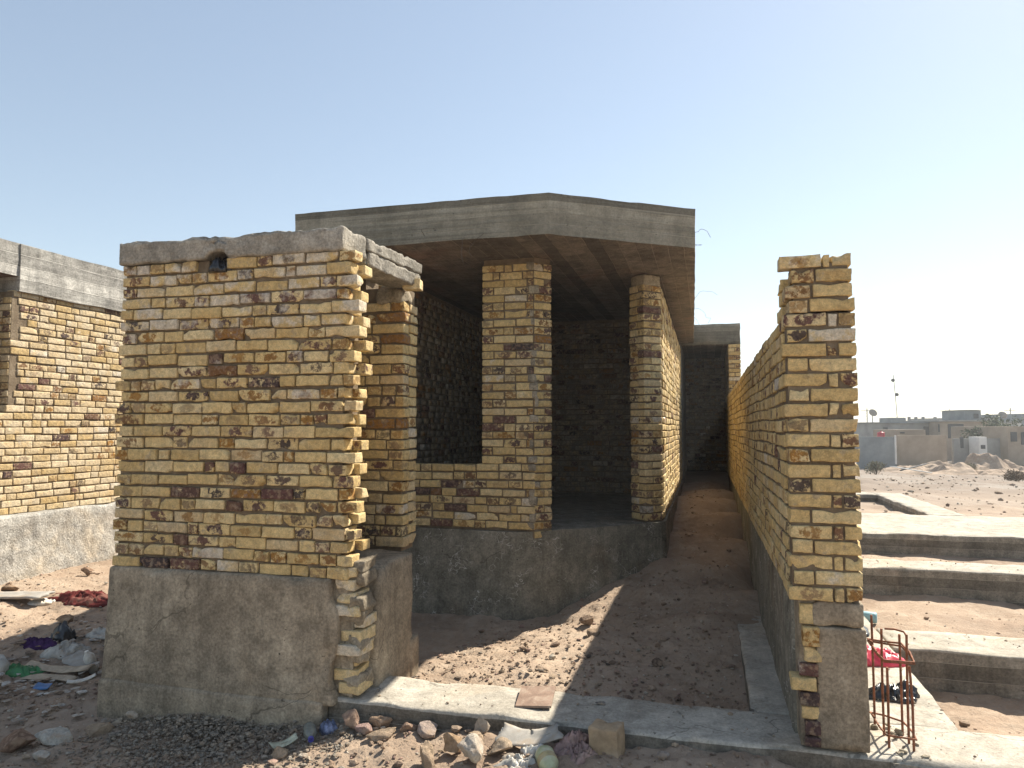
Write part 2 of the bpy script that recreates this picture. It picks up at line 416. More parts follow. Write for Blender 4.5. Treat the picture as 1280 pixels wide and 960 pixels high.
# ------------------------------------------------------------------ terrain
CP = np.array([
 (-4, 4.25, -2.06), (-3.2, 4.2, -2.04), (-2.5, 4.25, -1.99), (-2, 4.25, -1.93), (-1.4, 4.3, -1.87), (-.6, 4.3, -1.865), (.1, 4.3, -1.85), (.7, 4.25, -1.88),
 (0, 3, -1.97), (-1.3, 3.5, -1.94), (-2, 3, -2.0), (-4, 3, -2.08), (-6, 3, -2.06), (-3, 1, -2.05), (1, 1, -2), (-8, 0, -2.05), (3, 0, -2.05), (-4.5, 4.6, -2.0),
 (-5.7, 5.9, -1.86), (-7.6, 7.2, -1.75), (-7.6, 10, -1.72), (-6, 9, -1.76), (-5, 7, -1.84), (-7.6, 5.5, -1.78), (-9, 3, -1.9), (-5, 14, -1.75),
 (-2, 5.1, -1.90), (-1.3, 5.0, -1.88), (-2.1, 6.5, -2.03), (-3, 6.5, -2.04), (-1.5, 7.2, -1.98), (-.95, 7.95, -1.66), (-.45, 8.5, -1.49), (.35, 6.3, -1.84), (.15, 5.4, -1.90), (.15, 5.9, -1.88), (.2, 6.7, -1.80),
 (-.3, 6, -1.85), (.1, 7.2, -1.72), (0, 8.5, -1.50), (.3, 7.7, -1.62), (0, 11, -1.24), (0, 15.3, -1.1), (0, 18, -1.1), (-.8, 5.0, -1.90), (0, 5.0, -1.92), (-.8, 6, -1.89), (-1, 6.8, -1.87),
 (1.05, 7, -2.1), (1.05, 8.5, -2.1), (1.05, 10, -2.1), (1.05, 11.5, -2.1), (1.05, 13, -2.1), (1.05, 14.5, -2.1), (1.05, 16, -2.05), (.25, 9.5, -1.38), (.25, 11, -1.22), (.25, 12.5, -1.16), (.25, 14, -1.12), (-.2, 9.7, -1.36), (-.2, 12.5, -1.16), (-1.25, 7.6, -1.83), (-.7, 7.2, -1.77), (-1.05, 7.3, -1.84), (-.6, 6.6, -1.83), (-.2, 6.6, -1.82), (-1.5, 6.7, -1.93), (-.5, 7.8, -1.6), (1.2, 5.5, -2.1), (3, 5.6, -2.12), (6, 5.6, -2.12), (1.8, 6.3, -2.14), (3.4, 6.3, -2.14), (5, 6.3, -2.14), (1.8, 9.8, -2.13), (3.5, 9.8, -2.13), (5.2, 9.8, -2.13), (7, 9.8, -2.13), (2.5, 13.2, -2.13), (4.5, 13.2, -2.13), (6.5, 13.2, -2.13), (2.5, 7.4, -2.1), (4.5, 7.4, -2.1), (4.5, 8.5, -2.1), (2, 5.15, -2.05), (2.6, 5.1, -1.98), (3, 8.5, -2.12), (1.5, 8.5, -2.1), (6, 9, -2.12), (3, 12, -2.12), (7, 12, -2.1), (2, 3, -2.0), (6, 3, -2.0),
 (3, 19, -2.0), (9, 16, -1.9), (8, 24, -2.0), (3, 26, -2.0), (15, 18, -1.9), (-10, 20, -1.8), (-3, 22, -1.5), (12, 33, -2.2), (7, 35, -2.25), (20, 30, -2.2),
], float)
def hbase(x, y):
    x = np.asarray(x, float); y = np.asarray(y, float)
    P = np.stack([x.ravel(), y.ravel()], 1); out = np.empty(len(P))
    for k in range(0, len(P), 20000):
        q = P[k:k + 20000]
        d2 = ((q[:, None, :] - CP[None, :, :2]) ** 2).sum(2)
        w = 1.0 / (d2 + .10) ** 2
        out[k:k + 20000] = (w * CP[:, 2]).sum(1) / w.sum(1)
    f = np.clip((P[:, 1] - 30) / 30, 0, 1); f = f * f * (3 - 2 * f)
    out = out * (1 - f) + f * -3.3
    return out
def hfull(x, y):
    x = np.asarray(x, float).ravel(); y = np.asarray(y, float).ravel()
    h = hbase(x, y); p = np.stack([x, y, np.zeros_like(x)], 1)
    near = np.clip((14 - np.hypot(x, y - 3)) / 8, 0, 1)
    h += .035 * fbm(p, 1.6, 2, 5) + near * (.018 * fbm(p, 6, 2, 9) + .022 * np.abs(fbm(p, 13, 2, 15)) + .010 * fbm(p, 24, 1, 19))
    mid = np.clip((y - 14) / 12, 0, 1) * np.clip((120 - y) / 40, 0, 1)
    h += mid * .10 * fbm(p, .35, 4, 31)
    # low rubble berm in front of the far walls
    return h
def hz(x, y): return float(hfull([x], [y])[0])
def ground():
    gx = np.concatenate([-np.geomspace(400, 9, 30), np.arange(-8.8, -6.6, .1), np.arange(-6.6, 1.0, .035), np.arange(1.0, 8, .08), np.arange(8, 26, .3), np.geomspace(26, 500, 26)])
    gy = np.concatenate([-np.geomspace(300, 1, 22), np.arange(-.8, 2.4, .3), np.arange(2.4, 3.0, .1), np.arange(3.0, 8.2, .035), np.arange(8.2, 18, .12), np.arange(18, 45, .3), np.geomspace(45, 900, 40)])
    X, Y = np.meshgrid(gx, gy); x, y = X.ravel(), Y.ravel()
    v = np.stack([x, y, hfull(x, y)], 1)
    nx, ny = len(gx), len(gy)
    i = np.arange(nx * (ny - 1)).reshape(ny - 1, nx)[:, :-1].ravel()
    mb = MB(); mb.add(v, np.stack([i, i + 1, i + nx + 1, i + nx], 1))
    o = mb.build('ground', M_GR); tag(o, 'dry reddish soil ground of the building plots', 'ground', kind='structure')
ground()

# ------------------------------------------------------------------ concrete solids
def linsp(a, b, s): return np.linspace(-1, 1, max(2, int(math.ceil((b - a) / s)) + 1))
def rbox(mb, lo, hi, seg=.08, r=.012, amp=.004, nsc=6, mat=0, top=None, top_mat=None, warp=None, bot_mat=None, seed=0):
    lo, hi = np.array(lo, float), np.array(hi, float); h = (hi - lo) / 2
    def ax(k):
        a = linsp(lo[k], hi[k], seg); e = 1 - r / h[k]
        return np.unique(np.round(np.concatenate([[-1, -e, e, 1], a[(a > -e) & (a < e)]]), 5))
    V, F = grid_cube(ax(0), ax(1), ax(2))
    p = rounded(V, h, r) + (lo + hi) / 2
    d = vnoise3(p, nsc, seed + 3) * amp + vnoise3(p, nsc * 3.3, seed + 71) * amp * .5
    p = p + d
    ed = (np.abs(V) > .97).sum(1) >= 2
    chp = np.clip(vnoise(p, 8, seed + 33) - .25, 0, 1) * .05 * ed
    p = p - np.sign(p - (lo + hi) / 2) * (np.abs(V) > .97) * chp[:, None]
    if top:
        k = (V[:, 2] > .98); p[k, 2] += top * fbm(p[k] * np.array([1, 1, 0]), 5, 3, seed + 5)
    if warp: p = warp(p)
    m = np.full(len(F), mat)
    zc = V[F][:, :, 2].mean(1)
    if top_mat is not None: m[zc > .97] = top_mat
    if bot_mat is not None: m[zc < -.97] = bot_mat
    for mm in np.unique(m):
        pass
    n0 = mb.n; mb.add(p, F, 0); mb.m[-1] = m

def prism(mb, poly, z0, z1, seg=.12, amp=.004, nsc=5, mat=0, bot=0, topm=0, zseg=.06, flare=0, seed=0, ztop=None):
    P = []
    n = len(poly)
    for i in range(n):
        a, b = np.array(poly[i], float), np.array(poly[(i + 1) % n], float)
        k = max(1, int(np.linalg.norm(b - a) / seg))
        for j in range(k): P.append(a + (b - a) * j / k)
    P = np.array(P); N = len(P)
    zs = np.linspace(z0, z1, max(2, int((z1 - z0) / zseg) + 1))
    V = np.concatenate([np.column_stack([P, np.full(N, z)]) for z in zs])
    V = V + vnoise3(V, nsc, seed + 3) * amp + vnoise3(V, nsc * 4, seed + 7) * amp * .5
    F = []
    for k in range(len(zs) - 1):
        for j in range(N):
            a = k * N + j; b = k * N + (j + 1) % N
            F.append((a, b, b + N, a + N))
    mb.add(V, np.array(F), mat, smooth=False)
    lo = V[:N]; hi = V[-N:]
    mb.add(hi, [list(range(N))], topm, smooth=False)
    mb.add(lo, [list(range(N))[::-1]], bot, smooth=False)

# ================================================================== unfinished house
HOUSE = thing('unfinished_house', 'unfinished yellow brick house with angled front and flat concrete roof slab', 'house', (-1.7, 7.3, -2.0))
s2 = math.sqrt(.5)
C0 = np.array([-1.71, 7.3]); CU = np.array([s2, s2]); CN = np.array([s2, -s2])
def cz(t): return C0 + CU * t
zpl = -1.07
# plinth
mb = MB()
o = .025
pts = [(-3.8, 7.3 - o), (-1.95, 7.3 - o)]
cx, cy, rr = -1.95, 7.3 - o + .58, .58
for a in np.linspace(-90, -45, 7)[1:]: pts.append((cx + rr * math.cos(R(a)), cy + rr * math.sin(R(a))))
e = cz(1.72) + CN * .02
pts += [(-.56, 8.40), (-.50, 8.46), (-.455, 8.56), (-.455, 15.5), (-3.8, 15.5)]
prism(mb, pts, -2.5, zpl, .07, .006, 4, 0, 0, 0, .07)
mb.build('plinth', M_HPL, HOUSE)
# walls: window wall with low sill wall
zt = 1.8
nfull = int(round((zt - zpl) / CH)) - 0
nf = 33
mb = MB()
nlow = 8
# low wall under window
lay(mb, (-3.35, 7.3, 0), (1, 0), (0, -1), 3.35 - 1.71, zpl + .02, nlow, det=1, pb=.06, pspot=.5, rows={7: (9, 9), 6: (0, .9), 4: (0, 1.6), 2: (0.2, .9), 0: (.4, 1.3)})
box(mb, (-3.35, 7.315, zpl), (-1.72, 7.53, zpl + .02 + nlow * CH - .02), 1)
mb.build('sill_wall', [M_BR, M_MO], HOUSE)
mb = MB()
lay(mb, (-3.77, 7.3, 0), (1, 0), (0, -1), .42, zpl + .02, nf, det=1)
box(mb, (-3.77, 7.315, zpl), (-3.36, 7.53, zt - .002), 1)
mb.build('front_wall', [M_BR, M_MO], HOUSE)
# central pier: flat part and angled part
mb = MB()
zl = zpl + .02 + nlow * CH
lay(mb, (-2.285, 7.3, 0), (1, 0), (0, -1), 0.575 - .02, zl, nf - nlow - 0, det=1, pb=.06, pspot=.5)
lay(mb, (*(C0 + CU * .0), 0), CU, CN, .21, zpl + .02 - CH, nf + 1, det=1, pb=.05, pspot=.4)
# jamb faces
lay(mb, (-2.285, 7.535, 0), (0, -1), (-1, 0), .11, zl, nf - nlow, det=1)
box(mb, (-2.273, 7.315, zl - .02), (-1.73, 7.53, zt - .002), 1)
q = [cz(.0) - CN * .012, cz(.2) - CN * .012, cz(.2) - CN * .23, cz(-.1) - CN * .23]
V = np.array([(x, y, z) for z in (zpl - .06, zt - .002) for x, y in q])
mb.add(V, [(0, 1, 5, 4), (1, 2, 6, 5), (2, 3, 7, 6), (3, 0, 4, 7), (4, 5, 6, 7)], 1, smooth=False)
# mortar dabs in the fold
for c in range(nf):
    if rng.random() < .55:
        hp = rounded(T_HI[0], (rng.uniform(.02, .055), .02, rng.uniform(.03, .05)), .012); hp = hp + vnoise3(hp + c, 25, 4) * .008
        mb.add(np.array([-1.735 + rng.normal(0, .02), 7.313, zpl + .06 + c * CH]) + hp, T_HI[1], 2)
mb.build('pier', [M_BR, M_MO, M_BMORT], HOUSE)
# corner pier + side wall
mb = MB()
tA, tB = .905, 1.744
LC = tB - tA
ez = cz(tB)
lay(mb, (*cz(1.474), 0), CU, CN, .268, zpl + .02, nf - 1, det=1, pb=.05, pspot=.45)
lay(mb, (*(cz(1.476) - CN * .255), 0), CN, -CU, .14, zpl + .02, nf - 1, det=1)
lay(mb, (ez[0] + .002, ez[1] + .115, 0), (0, 1), (1, 0), 6.84, zpl + .02, nf - 1, det=1)
q = [cz(1.492) - CN * .014, cz(tB) - CN * .016 + np.array([-.006, 0]), (ez[0] - .012, 15.5), (ez[0] - .23, 15.5), cz(1.66) - CN * .235, cz(1.492) - CN * .235]
V = np.array([(x, y, z) for z in (zpl, zt - .1) for x, y in q]); n = len(q)
mb.add(V, [(i, (i + 1) % n, (i + 1) % n + n, i + n) for i in range(n)] + [tuple(range(n, 2 * n))], 1, smooth=False)
# mortar packing between the pier head and the slab
cpk = cz(1.62) - CN * .12
hp = rounded(T_HI[0], (.13, .11, .07), .02); hp = hp + vnoise3(hp + 3, 12, 4) * .02
mb.add(np.array([*cpk, 1.72]) + hp @ np.array([[*CU, 0], [*-CN, 0], [0, 0, 1]]), T_HI[1], 2)
mb.build('side_wall', [M_BR, M_MO, M_BMORT], HOUSE)
# inner walls (seen in the dark through the openings)
mb = MB()
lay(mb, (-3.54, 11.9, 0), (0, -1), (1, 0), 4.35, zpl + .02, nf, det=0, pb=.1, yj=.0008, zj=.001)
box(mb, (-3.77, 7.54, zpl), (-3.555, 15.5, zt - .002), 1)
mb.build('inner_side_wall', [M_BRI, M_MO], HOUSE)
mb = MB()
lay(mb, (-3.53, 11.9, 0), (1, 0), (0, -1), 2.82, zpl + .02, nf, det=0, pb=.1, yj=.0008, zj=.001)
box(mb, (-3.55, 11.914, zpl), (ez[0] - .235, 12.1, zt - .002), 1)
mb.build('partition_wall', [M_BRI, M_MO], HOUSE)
mb = MB(); box(mb, (-3.76, 15.505, -2.2), (ez[0], 15.7, zt - .003), 0); mb.build('rear_wall', [M_ROOM], HOUSE)
# roof slab
mb = MB()
slab = [(-4.03, 6.45), (-1.37, 6.45), (-.065, 7.34), (-.21, 15.72), (-3.78, 15.72), (-3.78, 7.55), (-4.03, 7.55)]
prism(mb, slab, 1.8, 2.19, .1, .006, 4, 0, 1, 0, .035)
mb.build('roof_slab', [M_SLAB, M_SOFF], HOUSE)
def wire(mb, pts, r=.0022, sides=5, mat=0):
    P = np.array(pts, float); n = len(P); V = []
    for i in range(n):
        d = P[min(i + 1, n - 1)] - P[max(i - 1, 0)]; d = d / (np.linalg.norm(d) + 1e-9)
        a = np.cross(d, (0.31, .2, .93)); a /= np.linalg.norm(a) + 1e-9; b = np.cross(d, a)
        for k in range(sides):
            t = 2 * math.pi * k / sides; V.append(P[i] + r * (a * math.cos(t) + b * math.sin(t)))
    F = [(i * sides + k, i * sides + (k + 1) % sides, (i + 1) * sides + (k + 1) % sides, (i + 1) * sides + k) for i in range(n - 1) for k in range(sides)]
    mb.add(np.array(V), np.array(F), mat)
    mb.add(np.array(V[:sides]), [list(range(sides))[::-1]], mat); mb.add(np.array(V[-sides:]), [list(range(sides))], mat)
def curl(p, d, L, n=8, w=.04):
    P = [np.array(p, float)]; d = np.array(d, float)
    for i in range(n):
        d = d + rng.normal(0, .35, 3); d /= np.linalg.norm(d); P.append(P[-1] + d * L / n)
    return P
mb = MB()
for p, d, L in [((-.07, 7.5, 2.0), (1, -.2, .3), .3), ((-.08, 8.2, 2.05), (1, 0, .5), .25), ((-.12, 10.8, 1.9), (1, 0, .4), .45), ((-.13, 11.4, 1.85), (1, 0, .2), .5), ((-.16, 13, 1.95), (1, 0, .1), .5),
                ((-2.2, 6.44, 1.83), (0, -.4, -1), .35), ((-2.0, 6.44, 1.85), (.2, -.4, -1), .3), ((-2.6, 6.44, 1.86), (.3, -1, .1), .3)]:
    mb = MB(); wire(mb, curl(p, d, L)); mb.build('tie_wire', M_WIRE, HOUSE)

# ================================================================== small brick room in front (left)
RM = thing('brick_room', 'small yellow brick room with rough concrete cap, nearest structure on the left', 'brick room', (-3.2, 4.5, -2.0))
zb = -1.0
NB = 26
mb = MB()
teeth = [0.0, .09]
tj = {c: rng.uniform(-.025, .03) for c in range(40)}
def trend(c): return (.075 if c % 2 else .01) + tj[c] * .8
hole = (-3.36, 1.13)
def sk(a, b, z):
    return z > 1.12 and abs(-4.16 + (a + b) / 2 + 3.34) < .09
def pwf(c, m): return .85 if c >= 20 else (.15 if c > 15 else .03)
rows = {21: (.5, 1.5), 17: (.3, 1.45), 16: (.35, 1.0), 11: (.55, 1.3), 13: (0.8, 1.2), 2: (.4, .9), 0: (.3, 1.2), 19: (.7, 1.0), 5: (.9, 1.2)}
lay(mb, (-4.16, 4.36, 0), (1, 0), (0, -1), 1.84, zb + .005, NB, det=2, pb=.02, rend=trend, rows=rows, lend=lambda c: (c % 3 - 1) * .012 + tj[c + 5] * .5, skip=sk, chip=.55, pspot=.62, pwf=pwf, yj=.0045)
def sk2(a, b, z): return z > 1.12 and abs(-4.16 + (a + b) / 2 + 3.36) < .14
lay(mb, (-4.16, 4.489, 0), (1, 0), (0, -1), 1.80, zb + .005, NB, det=1, rend=lambda c: (.0 if c % 2 else .10) + tj[c + 3], skip=sk2)
box(mb, (-4.145, 4.384, zb - .01), (-2.35, 4.59, 1.12), 1)
box(mb, (-4.145, 4.384, 1.12), (-3.43, 4.59, 1.2), 1); box(mb, (-3.24, 4.384, 1.12), (-2.35, 4.59, 1.2), 1)
mb.build('front_wall', [M_BR, M_MO], RM)
# rear wall whose right end shows as a pier
mb = MB()
lay(mb, (-4.16, 5.3, 0), (1, 0), (0, -1), 1.85, -.93, 23, det=2, pb=.10, pspot=.6, rend=lambda c: tj[c] * .3)
lay(mb, (-2.312, 5.30 + .12, 0), (0, 1), (1, 0), .15, -.93, 23, det=2)
box(mb, (-4.14, 5.319, -.97), (-2.66, 5.55, 1.215), 1); box(mb, (-2.66, 5.319, -.97), (-2.33, 5.55, 1.13), 1)
mb.build('rear_wall', [M_BR, M_MO], RM)
mb = MB()
lay(mb, (-4.16, 5.3, 0), (0, -1), (-1, 0), .7, -.95, 25, det=1)
box(mb, (-4.145, 4.6, -1), (-3.93, 5.3, 1.17), 1)
mb.build('left_wall', [M_BR, M_MO], RM)
# plinth: front apron and inner return
mb = MB()
def wfl(p):
    k = np.clip((-1.0 - p[:, 2]) / 1.0, 0, 1); p[:, 0] -= .02 * k * (p[:, 0] < -4); p[:, 1] -= .05 * k * (p[:, 1] < 4.45)
    # ragged right-hand edge of the facing concrete
    r = p[:, 0] > -2.5
    rag = .07 * vnoise(p * np.array([0, 0, 1.]) + 7, 3.2, 2) + .05 * vnoise(p * np.array([0, 0, 1.]), 9, 4)
    p[r, 0] += (rag * np.clip((p[:, 0] + 2.5) / .1, 0, 1))[r] - .03 * np.clip((-1.1 - p[r, 2]) / .1, 0, 1) + .08 * np.clip((-1.45 - p[r, 2]) / .25, 0, 1)
    return p
rbox(mb, (-4.17, 4.335, -1.80), (-2.36, 4.62, -.995), .07, .02, .007, 4, warp=wfl)
rbox(mb, (-4.19, 4.28, -2.6), (-2.42, 4.62, -1.775), .08, .02, .006, 4)
mb.build('plinth', M_PLI, RM)
mb = MB()
def wret(p):
    k = np.clip((-1.5 - p[:, 2]) / .4, 0, 1); p[:, 1] += .06 * k * (p[:, 1] > 5.2); return p
rbox(mb, (-4.15, 4.63, -2.6), (-2.2, 5.26, -.955), .07, .02, .008, 4, warp=wret)
rbox(mb, (-4.15, 5.2, -2.6), (-2.185, 5.36, -1.60), .07, .02, .008, 4, seed=9)
mb.build('plinth_return', M_SLAB if False else M_PLI, RM)
# broken masonry core at the right end of the plinth
mb = MB()
I3 = np.eye(3)
z = -1.74; k = 0
while z < -.98:
    hgt = .035
    w = rng.uniform(.07, .13); x0 = -2.235 + rng.uniform(-.035, .02) - .02 * math.sin(k)
    a = rng.normal(0, .07)
    ca, sa = math.cos(a), math.sin(a)
    brick(mb, (x0 - w * .5, 4.475 + rng.normal(0, .015), z + .0375), np.array([[ca, sa, 0], [-sa, ca, 0], [0, 0, 1]]), (w / 2 + .03, .10, .034), 2, (rng.uniform(.7, 1), 0, rng.uniform(.3, .75), .5), 1)
    if k % 3 != 1:
        hp = rounded(T_HI[0], (.055, .1, .045), .02); hp = hp + vnoise3(hp + rng.uniform(-9, 9, 3), 16, 4) * .03
        mb.add(np.array([-2.255, 4.49, z + .08]) + hp, T_HI[1], 1)
    z += CH * .98; k += 1
box(mb, (-2.45, 4.40, -1.775), (-2.262, 4.62, -.99), 1)
mb.build('broken_brick_end', [M_BR, M_BMORT], RM)
# cap: front ring beam and the lintel over the side opening
mb = MB()
def wcap(p):
    t = np.clip((p[:, 1] - 4.34) / .96, 0, 1)
    r = p[:, 0] > -2.8
    p[r, 0] += (.17 * t)[r]
    p[:, 2] -= .05 * t * (p[:, 0] > -3.0)
    k = p[:, 2] > 1.3
    p[k, 2] += .010 * fbm(p[k] * np.array([1., 1, 0]), 4, 2, 4) + .007 * fbm(p[k] * np.array([1., 1, 0]), 22, 2, 14) - .008
    # lumpy ends
    hd = np.clip(1 - ((p[:, 0] + 3.34) / .085) ** 2, 0, 1) ** .5 * (p[:, 2] < 1.29)
    p[:, 2] += .05 * hd
    e = p[:, 0] < -4.1
    p[e, 0] += .02 * vnoise(p[e], 9, 8)
    return p
rbox(mb, (-4.195, 4.335, 1.205), (-2.352, 4.61, 1.37), .028, .014, .007, 14, 0, warp=wcap)
mb.build('ring_beam', [M_CAP], RM)
mb = MB()
rbox(mb, (-2.62, 4.612, 1.17), (-2.352, 5.33, 1.272), .022, .008, .007, 22, 0, warp=wcap, seed=3)
rbox(mb, (-2.61, 4.612, 1.276), (-2.347, 5.34, 1.37), .022, .008, .008, 22, 0, warp=wcap, seed=4)
mb.build('lintel', [M_CAP], RM)
mb = MB(); rbox(mb, (-4.15, 4.615, 1.21), (-2.63, 5.5, 1.34), .2, .01, .004); mb.build('roof_slab', M_CAP, RM)
# brick stub in the lintel end
mb = MB()
brick(mb, (-2.235, 5.28, 1.135), np.array([[1, .15, 0], [-.15, 1, 0], [0, 0, 1.]]), (.07, .06, .04), 2, (.9, 0, .3, .5), .8)
hp = rounded(T_HI[0], (.12, .09, .06), .03); hp = hp + vnoise3(hp + 5, 14, 4) * .03
mb.add(np.array([-2.42, 5.36, 1.06]) + hp, T_HI[1], 1)
mb.build('lintel_bearing', [M_BR, M_BMORT], RM)

# ================================================================== boundary wall (right)
BW = thing('boundary_wall', 'long yellow brick boundary wall on the right, receding beside the passage', 'brick wall', (.63, 4.4, -1.8))
zw = -.955
mb = MB()
NP = 23
for c in range(NP):
    zc = zw + c * CH + .0355
    pat = ([.222, .045, .085], [.105, .25])[c % 2]
    x = (.445 if c % 2 == 0 else .462) + rng.normal(0, .006)
    if c == NP - 1: pat = [.2, .03, .09]; x = .425
    if c == NP - 2: pat = [.12, .19]; x = .49
    if c == NP - 3: pat = [.13, .2]; x = .455
    tot = sum(pat); k = ((.822 if c < NP - 3 else .81) - x - .012 * (len(pat) - 1)) / tot
    for j, L in enumerate(pat):
        L *= k; full = L > .16
        col = bcol(.02, .6 if L < .13 else .15, .12)
        dy = .113 if full else .2
        brick(mb, (x + L / 2, 4.36 + dy / 2 + rng.normal(0, .005), zc + rng.normal(0, .002)), I3, (L / 2, dy / 2, .0355), 2, col, .6)
        x += L + .012
box(mb, (.46, 4.376, zw), (.80, 4.62, zw + (NP - 4) * CH), 1)
box(mb, (.50, 4.376, zw + (NP - 4) * CH - .01), (.79, 4.60, zw + (NP - 1) * CH + .02), 1)
mb.build('end_pier', [M_BR, M_MO], BW)
mb = MB()
nw = 19
lay(mb, (.445, 15.5, 0), (0, -1), (-1, 0), 15.5 - 4.49, zw, nw, det=1, pb=.02, pspot=.4, yj=.0022, zj=.003, chip=.15)
lay(mb, (.815, 4.6, 0), (0, 1), (1, 0), 10.9, zw, nw, det=0)
box(mb, (.456, 4.6, zw - .01), (.80, 15.5, zw + nw * CH - .02), 1)
# broken toothing against the higher end pier
for c in range(nw, NP - 1):
    L = (.25, .12, .2, .09)[(c - nw) % 4]
    for xx in (.51, .75):
        brick(mb, (xx, 4.6 + L / 2, zw + c * CH + .0355), np.array([[0, 1., 0], [-1, 0, 0], [0, 0, 1]]), (L / 2, .056, .0355), 1, bcol(.05), .6)
mb.build('brick_wall', [M_BR, M_MO], BW)
mb = MB()
rbox(mb, (.475, 4.60, -2.3), (.825, 15.5, zw - .005), .12, .01, .006, 4)
mb.build('plinth', M_HPL, BW)
mb = MB()
rbox(mb, (.575, 4.37, -1.76), (.832, 4.598, -1.10), .05, .01, .005, 5)
hp = rounded(T_HI[0], (.135, .11, .065), .02); hp = hp + vnoise3(hp + 5, 14, 4) * .012
mb.add(np.array([.695, 4.478, -1.03]) + hp, T_HI[1], 0)
box(mb, (.49, 4.40, -1.76), (.58, 4.6, -.96), 1)
zs = -.975
for j, (w, hh, cc, dx) in enumerate([(.085, .12, (.5, 0, 0, .1), 0), (.085, .115, (.2, .55, 0, .5), .012), (.085, .09, (.7, 0, .1, .3), .02), (.10, .075, (.6, .95, .5, .1), 0), (.13, .08, (.5, 0, .2, .4), -.03), (.10, .08, (.1, 1, .2, .9), 0), (.09, .075, (.7, 0, 0, .4), .005), (.08, .085, (.3, 1, .1, .8), .012), (.08, .06, (.3, 1, .1, .8), .012)]):
    brick(mb, (.535 + dx, 4.415 + rng.normal(0, .006), zs - hh / 2), I3, (w / 2, .055, hh / 2 - .005), 2, cc, .7)
    zs -= hh
mb.build('plinth_end', [M_BMORT, M_MO], BW)
bpy.data.objects['plinth_end'].data.materials.clear()
pe = bpy.data.objects['plinth_end']
for m in (M_PLI, M_MO, M_BR): pe.data.materials.append(m)
# bricks of the core take the brick material: they are the T_HI pieces added after the core box
mi = np.zeros(len(pe.data.polygons), int); pe.data.polygons.foreach_get('material_index', mi)
nb9 = 9 * len(T_HI[1]); mi[-nb9:] = 2; pe.data.polygons.foreach_set('material_index', mi)

# ================================================================== rear room at the end of the passage
RR = thing('rear_room', 'dark room at the far end of the passage under a concrete lintel', 'outbuilding', (.1, 16, -1.1))
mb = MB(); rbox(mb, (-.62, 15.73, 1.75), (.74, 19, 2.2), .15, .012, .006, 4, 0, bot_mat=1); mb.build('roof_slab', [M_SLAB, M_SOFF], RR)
mb = MB(); lay(mb, (.49, 15.55, 0), (1, 0), (0, -1), .24, -1.05, 33, det=1)
lay(mb, (.488, 18.8, 0), (0, -1), (-1, 0), 3.1, -1.05, 33, det=0, pb=.1, yj=.0008, zj=.001)
box(mb, (.505, 15.565, -1.4), (.715, 18.8, 1.745), 1); mb.build('wall', [M_BR, M_MO], RR)
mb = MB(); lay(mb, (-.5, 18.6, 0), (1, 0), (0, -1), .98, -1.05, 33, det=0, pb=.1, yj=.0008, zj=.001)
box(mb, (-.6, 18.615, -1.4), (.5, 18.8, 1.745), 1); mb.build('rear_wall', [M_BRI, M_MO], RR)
mb = MB(); box(mb, (-.6, 15.71, -1.4), (-.46, 18.6, 1.745), 0); mb.build('side_wall', [M_ROOM], RR)

# ================================================================== foundation beams of this plot
FB = thing('foundation_beam', 'pale concrete foundation beam along the ground before the courtyard', 'foundation', (-.8, 4.6, -2.0))
mb = MB()
def wfb(p):
    k = p[:, 2] < -1.85; return p
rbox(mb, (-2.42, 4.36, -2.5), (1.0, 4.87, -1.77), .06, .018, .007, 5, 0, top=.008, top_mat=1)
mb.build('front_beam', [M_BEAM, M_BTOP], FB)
mb = MB()
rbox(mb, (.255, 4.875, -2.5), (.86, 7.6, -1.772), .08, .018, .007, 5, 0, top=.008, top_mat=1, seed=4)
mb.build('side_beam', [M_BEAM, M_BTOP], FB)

# ================================================================== neighbouring foundation grid (right)
NF = thing('foundation_grid', 'grid of broad concrete foundation beams on the neighbouring plot at right', 'foundation', (3, 8, -2.1))
def beam(lo, hi, seed, name='beam'):
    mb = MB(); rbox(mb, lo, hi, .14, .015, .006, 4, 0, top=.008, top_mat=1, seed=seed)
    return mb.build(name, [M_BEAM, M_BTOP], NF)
beam((.93, 4.34, -2.5), (9, 4.90, -1.776), 1)
beam((.88, 4.905, -2.5), (1.43, 17, -1.776), 2)
beam((1.435, 6.52, -2.6), (9.5, 7.12, -1.77), 3)
beam((1.435, 10.15, -2.6), (9.5, 10.8, -1.77), 4)
beam((1.435, 13.5, -2.6), (9.5, 16.6, -1.77), 5, 'floor_slab')
beam((1.435, 21.2, -2.6), (4.4, 21.9, -1.77), 6)
beam((4.4, 16.62, -2.6), (5.1, 21.9, -1.775), 7)
beam((.88, 17.02, -2.6), (1.43, 21.9, -1.779), 8)

